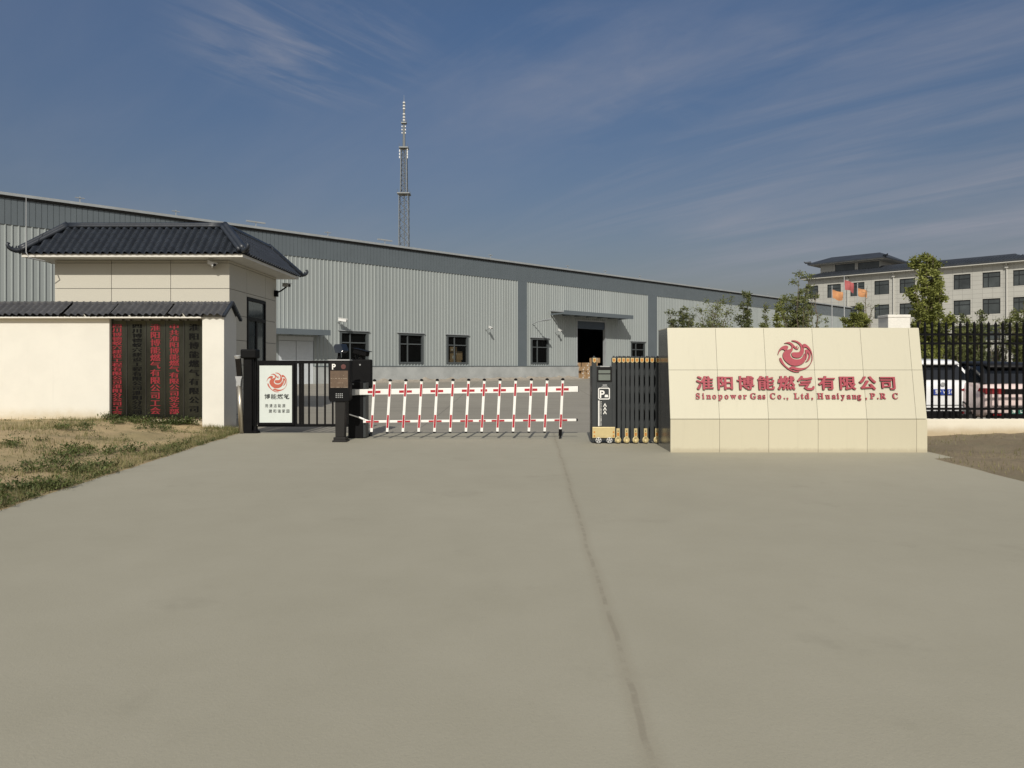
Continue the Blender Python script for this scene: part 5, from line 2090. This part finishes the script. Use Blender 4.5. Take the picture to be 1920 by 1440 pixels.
# ------------------------------------------------------------------ trees
def tree(label, x, ytop, hw_px, Y, seed, leafm='leaf', limbs=5, dens=1.0, low=0.25, grp='young trees in the yard', cat='tree', name='young_tree', leaf=0.10, bare=0.0, column=0.0):
    r = random.Random(seed)
    X = pX(x, Y)
    zb = land(X, Y)
    H = pZ(ytop, Y) - zb
    Rr = hw_px * Y / F
    t = thing(name, label, cat, (X, Y, zb), 0, grp)
    tr, lf = MB(), MB()
    fork = H * low * r.uniform(0.7, 1.0)
    tr.tube([(0, 0, -0.1), (r.gauss(0, 0.03), r.gauss(0, 0.03), fork * 0.5), (0, 0, fork)], [0.02 * H * 0.75, 0.017 * H * 0.75, 0.014 * H * 0.75], 7)

    def leaves(p, n, rad):
        for _ in range(n):
            o = p + Vector((r.gauss(0, rad), r.gauss(0, rad), r.gauss(0, rad * 0.9)))
            d = Vector((r.gauss(0, 1), r.gauss(0, 1), r.gauss(0.25, 0.7))).normalized()
            s = d.cross(Vector((r.gauss(0, 1), r.gauss(0, 1), r.gauss(0, 1)))).normalized()
            L = leaf * r.uniform(0.55, 1.25)
            lf.add([o, o + d * L * 0.5 + s * L * 0.26, o + d * L, o + d * L * 0.5 - s * L * 0.26], [(0, 1, 2, 3)])

    for k in range(limbs):
        an = 2 * math.pi * (k + r.uniform(-0.3, 0.3)) / limbs
        top = H * (1.0 if k == 0 else r.uniform(0.68, 0.98))
        reach = Rr * (0.12 if k == 0 else r.uniform(0.45, 0.95))
        if column and k:
            top = H * (0.55 + 0.43 * (k % 3) / 2)
            reach = Rr * (1.0, 0.6, 0.22)[k % 3] * r.uniform(0.8, 1.0)
        st = fork * r.uniform(0.75, 1.0)
        P0 = Vector((0, 0, st))
        P3 = Vector((math.cos(an) * reach, math.sin(an) * reach, top))
        P1 = Vector((math.cos(an) * reach * 0.45, math.sin(an) * reach * 0.45, st + (top - st) * 0.35))
        pts = []
        for i in range(9):
            u = i / 8
            a_ = P0.lerp(P1, u)
            b_ = P1.lerp(P3, u)
            pts.append(a_.lerp(b_, u) + Vector((r.gauss(0, 1), r.gauss(0, 1), 0)) * 0.012 * H * u)
        rad = [0.010 * H * (1 - 0.85 * i / 8) for i in range(9)]
        tr.tube(pts, rad, 5)
        isbare = r.random() < bare
        nt = 16
        for j in range(nt):
            u = 0.15 + 0.85 * (j + r.random()) / nt
            i = min(7, int(u * 8))
            b0 = pts[i].lerp(pts[i + 1], u * 8 - i)
            a2 = r.uniform(0, 6.283)
            ln = Rr * r.uniform(0.2, 0.46) * (1.15 - 0.5 * u) * (0.75 if column else 1)
            tip = b0 + Vector((math.cos(a2) * ln, math.sin(a2) * ln, ln * r.uniform(0.3, 1.3)))
            if tip.z > H:
                tip.z = H * r.uniform(0.94, 1.0)
            mid = b0.lerp(tip, 0.5) + Vector((0, 0, -0.05 * ln))
            tr.tube([b0, mid, tip], [rad[i] * 0.5 + 0.003, rad[i] * 0.35 + 0.003, 0.003], 4, False)
            if isbare and r.random() < 0.85:
                continue
            for q, c in ((0.45, 0.5), (0.75, 0.8), (1.0, 1.0)):
                if r.random() < 0.14:
                    continue
                leaves(b0.lerp(tip, q), int(34 * c * dens), max(0.06, ln * 0.33))
    tr.build('trunk', M['bark'], t, local=True)
    lf.build('crown', M[leafm], t, local=True)
    return t


tree('small dark bushy tree nearest the grey loading bay strip, above the sign wall edge', 1279, 578, 28, 33, 1, 'leaf_dark', 6, 0.9, 0.35)
tree('wide spreading tree with open branches, second above the sign wall', 1338, 560, 50, 34, 2, 'leaf', 7, 0.62, 0.45)
tree('dense pointed dark tree, third above the sign wall', 1398, 546, 30, 35, 3, 'leaf_dark', 7, 1.1, 0.25, column=1)
tree('thin wispy sapling between the pointed tree and the tall tree', 1434, 570, 10, 34, 4, 'leaf', 3, 0.8, 0.3)
tree('thin yellowish sapling beside the tall tree on its left', 1461, 562, 11, 34, 5, 'leaf_yellow', 3, 0.9, 0.3)
tree('tall full green tree left of the office building corner', 1495, 506, 40, 38, 6, 'leaf', 9, 1.0, 0.25, leaf=0.115)
tree('slim half bare tree against the office corner window', 1529, 545, 17, 36, 7, 'leaf', 4, 0.5, 0.3, bare=0.4)
tree('leafless little shrub just above the sign wall edge', 1546, 596, 14, 32, 8, 'leaf_dark', 5, 0.25, 0.5, bare=0.9)
tree('rounded yellow green bush below the flags', 1607, 570, 26, 33, 9, 'leaf_yellow', 9, 1.9, 0.3)
tree('bare branching young tree in front of the orange flag', 1622, 536, 36, 35, 10, 'leaf_dark', 6, 0.12, 0.4, bare=1.0)
tree('tallest yellow green tree, rising behind the white pillar', 1738, 474, 54, 30, 31, 'leaf_yellow', 12, 2.1, 0.25, leaf=0.12, column=1)
tree('low loose tree behind the first fence pickets', 1793, 598, 30, 29, 12, 'leaf', 6, 0.8, 0.35)
tree('dark bushy tree behind the middle of the fence', 1830, 585, 30, 30, 13, 'leaf_dark', 7, 1.1, 0.4)
tree('thin bare tree behind the fence between two leafy ones', 1872, 596, 24, 31, 14, 'leaf', 6, 0.35, 0.35, bare=0.6)
tree('leafy tree at the right end of the fence', 1917, 566, 34, 30, 15, 'leaf', 7, 1.0, 0.35)
tree('small yellow green shrub beside the white car roof', 1752, 640, 16, 27, 16, 'leaf_yellow', 6, 0.9, 0.2, name='shrub', cat='shrub')

# ------------------------------------------------------------------ office building
OU = WNn.copy()                                        # along its front, towards us and to the right
OL = Vector((0.3964 * 118, 118, 0))
oa = math.atan2(OU.y, OU.x)
OFZ = 0.45
of = thing('office_building', 'four storey cream office building with a dark tiled roof and rooftop pavilion', 'office building', OL + ZA * OFZ, oa)
EH = pZ(523, 118) - OFZ
OLEN = 52.0


def olen(x):
    """distance along the front at photo column x"""
    k = (x - 960) / F
    # OL + s*OU : X = k*Y
    return (k * OL.y - OL.x) / (OU.x - k * OU.y)


wc = [olen(v) for v in (1522, 1565, 1607, 1653, 1701, 1754, 1805, 1861, 1917)]
d_ = (wc[-1] - wc[0]) / 8
wc = [wc[0] + d_ * i for i in range(14)]
rowz = [0.9, 4.45, 8.0, 11.55]
WWD, WHT = 2.05, 2.05
holes = [(c - WWD / 2, c + WWD / 2, z, z + WHT) for c in wc for z in rowz]
g = MB()
sheet(g, 0.0, OLEN, -0.5, EH, [], 1e6, holes)
# (the front is cut for its windows; other sides plain)
g.add([(0, 0, -0.5), (0, 14, -0.5), (0, 14, EH), (0, 0, EH), (OLEN, 0, -0.5), (OLEN, 14, -0.5), (OLEN, 14, EH), (OLEN, 0, EH)],
      [(0, 3, 2, 1), (4, 5, 6, 7), (1, 2, 6, 5)])
ow = g.build('wall', M['office'], of, local=True)
for c in wc:
    for z in rowz:
        a, b, z0, z1 = c - WWD / 2, c + WWD / 2, z, z + WHT
        f = MB()
        # reveal and frame
        f.add([(a, 0, z0), (b, 0, z0), (b, 0, z1), (a, 0, z1), (a, 0.22, z0), (b, 0.22, z0), (b, 0.22, z1), (a, 0.22, z1)],
              [(0, 1, 5, 4), (1, 2, 6, 5), (2, 3, 7, 6), (3, 0, 4, 7)])
        for q in ((a, a + 0.07, z0, z1), (b - 0.07, b, z0, z1), (a + 0.3 * WWD, a + 0.3 * WWD + 0.06, z0 + 0.07, z1 - 0.07)):
            f.box(q[0], q[1], 0.12, 0.19, q[2], q[3])
        for zc in (z0, z1 - 0.07, z0 + WHT * 0.68):
            f.box(a + 0.07, b - 0.07, 0.122, 0.188, zc, zc + 0.07)
        w_ = f.build('window', M['win_frame'], of, local=True)
        p_ = MB()
        p_.add([(a, 0.17, z0), (b, 0.17, z0), (b, 0.17, z1), (a, 0.17, z1)], [(0, 1, 2, 3)])
        p_.build('pane', M['off_glass'], w_, local=True)
# eave roof
g = MB()
ov = 0.9
rz_ = EH + 2.6


def hip(mb, x0, x1, y0, y1, z, rise, inset, insetx=None, th=0.25):
    ix = inset if insetx is None else insetx
    v = [(x0, y0, z), (x1, y0, z), (x1, y1, z), (x0, y1, z), (x0 + ix, y0 + inset, z + rise), (x1 - ix, y0 + inset, z + rise), (x1 - ix, y1 - inset, z + rise), (x0 + ix, y1 - inset, z + rise)]
    lowv = [(a, b, c - th) for a, b, c in v[:4]]
    mb.add(v + lowv, [(0, 1, 5, 4), (1, 2, 6, 5), (2, 3, 7, 6), (3, 0, 4, 7), (4, 5, 6, 7), (0, 8, 9, 1), (1, 9, 10, 2), (2, 10, 11, 3), (3, 11, 8, 0)])


step_s = olen(1901)
hip(g, -ov, OLEN + ov, -ov, 15, EH + 0.25, 0.75, 2.6)
hip(g, 9.5, step_s, -0.9 + 2.0, 13, EH + 0.25 + 0.48, 0.6, 1.2, 0.3)
rf2 = g.build('roof', M['office_roof'], of, local=True)
g = MB()
k = 0
s = -ov + 2.7
while s < OLEN:
    g.bar((s, -ov - 0.01, EH + 0.30), (s, -ov + 2.6, EH + 0.30 + 0.75), 0.09, 0.07)
    s += 0.42
g.build('tile_rolls', M['office_roof'], rf2, local=True)
g = MB()
g.box(-ov + 0.05, OLEN + ov, -ov + 0.05, 14.5, EH - 0.14, EH - 0.01)
g.build('soffit', M['office_trim'], of, local=True)
for x in (1590, 1676, 1888):
    s = olen(x)
    g = MB()
    g.tube([(s, -0.12, 0.0), (s, -0.12, EH - 0.5), (s, -0.5, EH - 0.15)], 0.09, 8)
    g.box(s - 0.2, s + 0.2, -0.3, -0.002, EH - 0.8, EH - 0.5)
    g.build('downpipe', M['pipe'], of, local=True)
# rooftop pavilion
g = MB()
pa, pb = 1.3, olen(1660) - 1.4
PZ0, PZ1 = EH + 0.3, EH + 2.25
pw_ = [(olen(1575) - 1.4, olen(1575) + 1.6), (olen(1619) - 1.4, olen(1619) + 1.7)]
sheet(g, pa, pb, PZ0, PZ1, [], 1e6, [(a, b, PZ1 - 1.3, PZ1 - 0.25) for a, b in pw_], 1.6)
g.add([(pa, 1.6, PZ0), (pa, 10, PZ0), (pa, 10, PZ1), (pa, 1.6, PZ1), (pb, 1.6, PZ0), (pb, 10, PZ0), (pb, 10, PZ1), (pb, 1.6, PZ1)], [(0, 3, 2, 1), (4, 5, 6, 7)])
pv = g.build('pavilion', M['office'], of, local=True)
g = MB()
for a, b in pw_:
    g.box(a, b, 1.7, 1.8, PZ1 - 1.3, PZ1 - 0.25)
g.build('pavilion_window', M['off_glass'], pv, local=True)
g = MB()
hip(g, pa - 1.5, pb + 1.4, 0.2, 11.4, PZ1 + 0.15, 1.2, 3.8, 2.2, 0.2)
for cx_, cy_ in ((pa - 1.5, 0.2), (pb + 1.4, 0.2)):
    sgn = -1 if cx_ < 5 else 1
    g.tube([(cx_ - sgn * 0.4, cy_ + 0.4, PZ1 + 0.35), (cx_ + sgn * 0.2, cy_ - 0.2, PZ1 + 0.3), (cx_ + sgn * 0.4, cy_ - 0.35, PZ1 + 0.5)], [0.2, 0.15, 0.05], 7)
g.build('pavilion_roof', M['office_roof'], pv, local=True)
g = MB()
g.box(pa - 1.35, pb + 1.25, 0.35, 11, PZ1 - 0.12, PZ1 - 0.0)
g.build('pavilion_soffit', M['office_trim'], pv, local=True)
# entrance canopy on the ground floor
g = MB()
s = olen(1770)
g.box(s - 4.5, s + 4.5, -3.5, -0.01, 3.5, 4.1)
for q in (-4.0, 4.0):
    g.box(s + q - 0.25, s + q + 0.25, -3.3, -2.8, -0.4, 3.5)
g.build('porch', M['office_trim'], of, local=True)

# flags
for x, yt, fy0, fy1, fw, m_, lb in ((1583, 519, 525, 543, 17, 'flag_red', 'red flag on the tallest of the three poles'),
                                    (1560, 538, 543, 559, 19, 'flag_orange', 'orange flag on the pole left of the red flag'),
                                    (1608, 533, 540, 555, 18, 'flag_orange', 'orange flag on the pole right of the red flag')):
    Y = 84.0
    X = pX(x, Y)
    t = thing('flagpole', lb, 'flag', (X, Y, land(X, Y)), 0, 'flags in front of the office')
    g = MB()
    zb = land(X, Y)
    g.tube([(0, 0, 0), (0, 0, pZ(yt, Y) - zb)], [0.09, 0.04], 8)
    g.lathe((0, 0, pZ(yt, Y) - zb), (0, 0, 1), [(0, 0.05), (0.06, 0.09), (0.14, 0.03)], 8)
    g.build('pole', M['silver'], t, local=True)
    g = MB()
    z1, z0, w = pZ(fy0, Y) - zb, pZ(fy1, Y) - zb, fw * Y / F
    ph = x * 0.7
    g.grid(16, 8, lambda u, v: (0.05 + u * w, 0.16 * math.sin(u * 7 + ph) * u + 0.06 * math.sin(v * 5 + u * 3), z1 + (z0 - z1) * v - 0.30 * u - 0.12 * math.sin(u * 5 + ph) * u * (0.4 + v)))
    fo = g.build('flag', M[m_], t, local=True, smooth=True)

# ------------------------------------------------------------------ radio tower far behind the warehouse
TWY = 175.0
TX = pX(757.5, TWY)
tw = thing('radio_tower', 'tall grey lattice radio tower with a banded mast behind the warehouse', 'tower', (TX, TWY, 0))


def tz(y):
    return pZ(y, TWY)


def lattice(name, z0, z1, w0, w1, n, legr):
    g = MB()
    lev = [(z0 + (z1 - z0) * i / n, w0 + (w1 - w0) * i / n) for i in range(n + 1)]
    cs = [(-1, -1), (1, -1), (1, 1), (-1, 1)]
    for cx_, cy_ in cs:
        g.tube([(cx_ * w, cy_ * w, z) for z, w in lev], legr, 5)
    for (za, wa_), (zb_, wb_) in zip(lev, lev[1:]):
        for i in range(4):
            a, b = cs[i], cs[(i + 1) % 4]
            g.tube([(a[0] * wa_, a[1] * wa_, za), (b[0] * wb_, b[1] * wb_, zb_)], legr * 0.55, 4, False)
            g.tube([(b[0] * wa_, b[1] * wa_, za), (a[0] * wb_, a[1] * wb_, zb_)], legr * 0.55, 4, False)
            g.tube([(a[0] * wb_, a[1] * wb_, zb_), (b[0] * wb_, b[1] * wb_, zb_)], legr * 0.55, 4, False)
    g.build(name, M['tower'], tw, local=True)


lattice('lower_lattice', 0, tz(365), 1.22, 1.05, 22, 0.075)
lattice('upper_lattice', tz(365), tz(279), 0.78, 0.62, 9, 0.08)
g = MB()
g.tube([(0.05, 0, 0), (0.05, 0, tz(279))], 0.12, 6)
g.build('riser', M['tower'], tw, local=True)
for y, w in ((364, 1.45), (278, 1.05), (231, 0.6)):
    g = MB()
    g.box(-w, w, -w, w, tz(y) - 0.12, tz(y) + 0.12)
    for a, b in ((-1, -1), (1, -1), (1, 1), (-1, 1)):
        g.tube([(a * w * 0.95, b * w * 0.95, tz(y)), (a * w * 0.95, b * w * 0.95, tz(y) + 0.9)], 0.04, 4)
    g.build('platform', M['tower'], tw, local=True)
g = MB()
g.tube([(0, 0, tz(279)), (0, 0, tz(232)), (0, 0, tz(191))], [0.34, 0.26, 0.20], 8)
g.tube([(0, 0, tz(191)), (0, 0, tz(178))], [0.06, 0.02], 5)
ms_ = g.build('mast', M['tower'], tw, local=True)
g = MB()
for y in (192.5, 198.5, 204, 214, 220, 225.5):
    g.tube([(0, 0, tz(y) - 0.14), (0, 0, tz(y) + 0.14)], 0.30, 8)
for y in (238, 244, 250):
    for s in (-1, 1):
        g.box(s * 0.4 - 0.1, s * 0.4 + 0.1, -0.45, -0.25, tz(y) - 0.16, tz(y) + 0.16)
for x_, q in ((-0.95, (284, 290, 296)), (0.9, (281, 286, 291, 296))):
    for y in q:
        g.box(x_ - 0.09, x_ + 0.09, -0.7, -0.5, tz(y) - 0.26, tz(y) + 0.26)
g.build('white_bands', M['tower_white'], ms_, local=True)
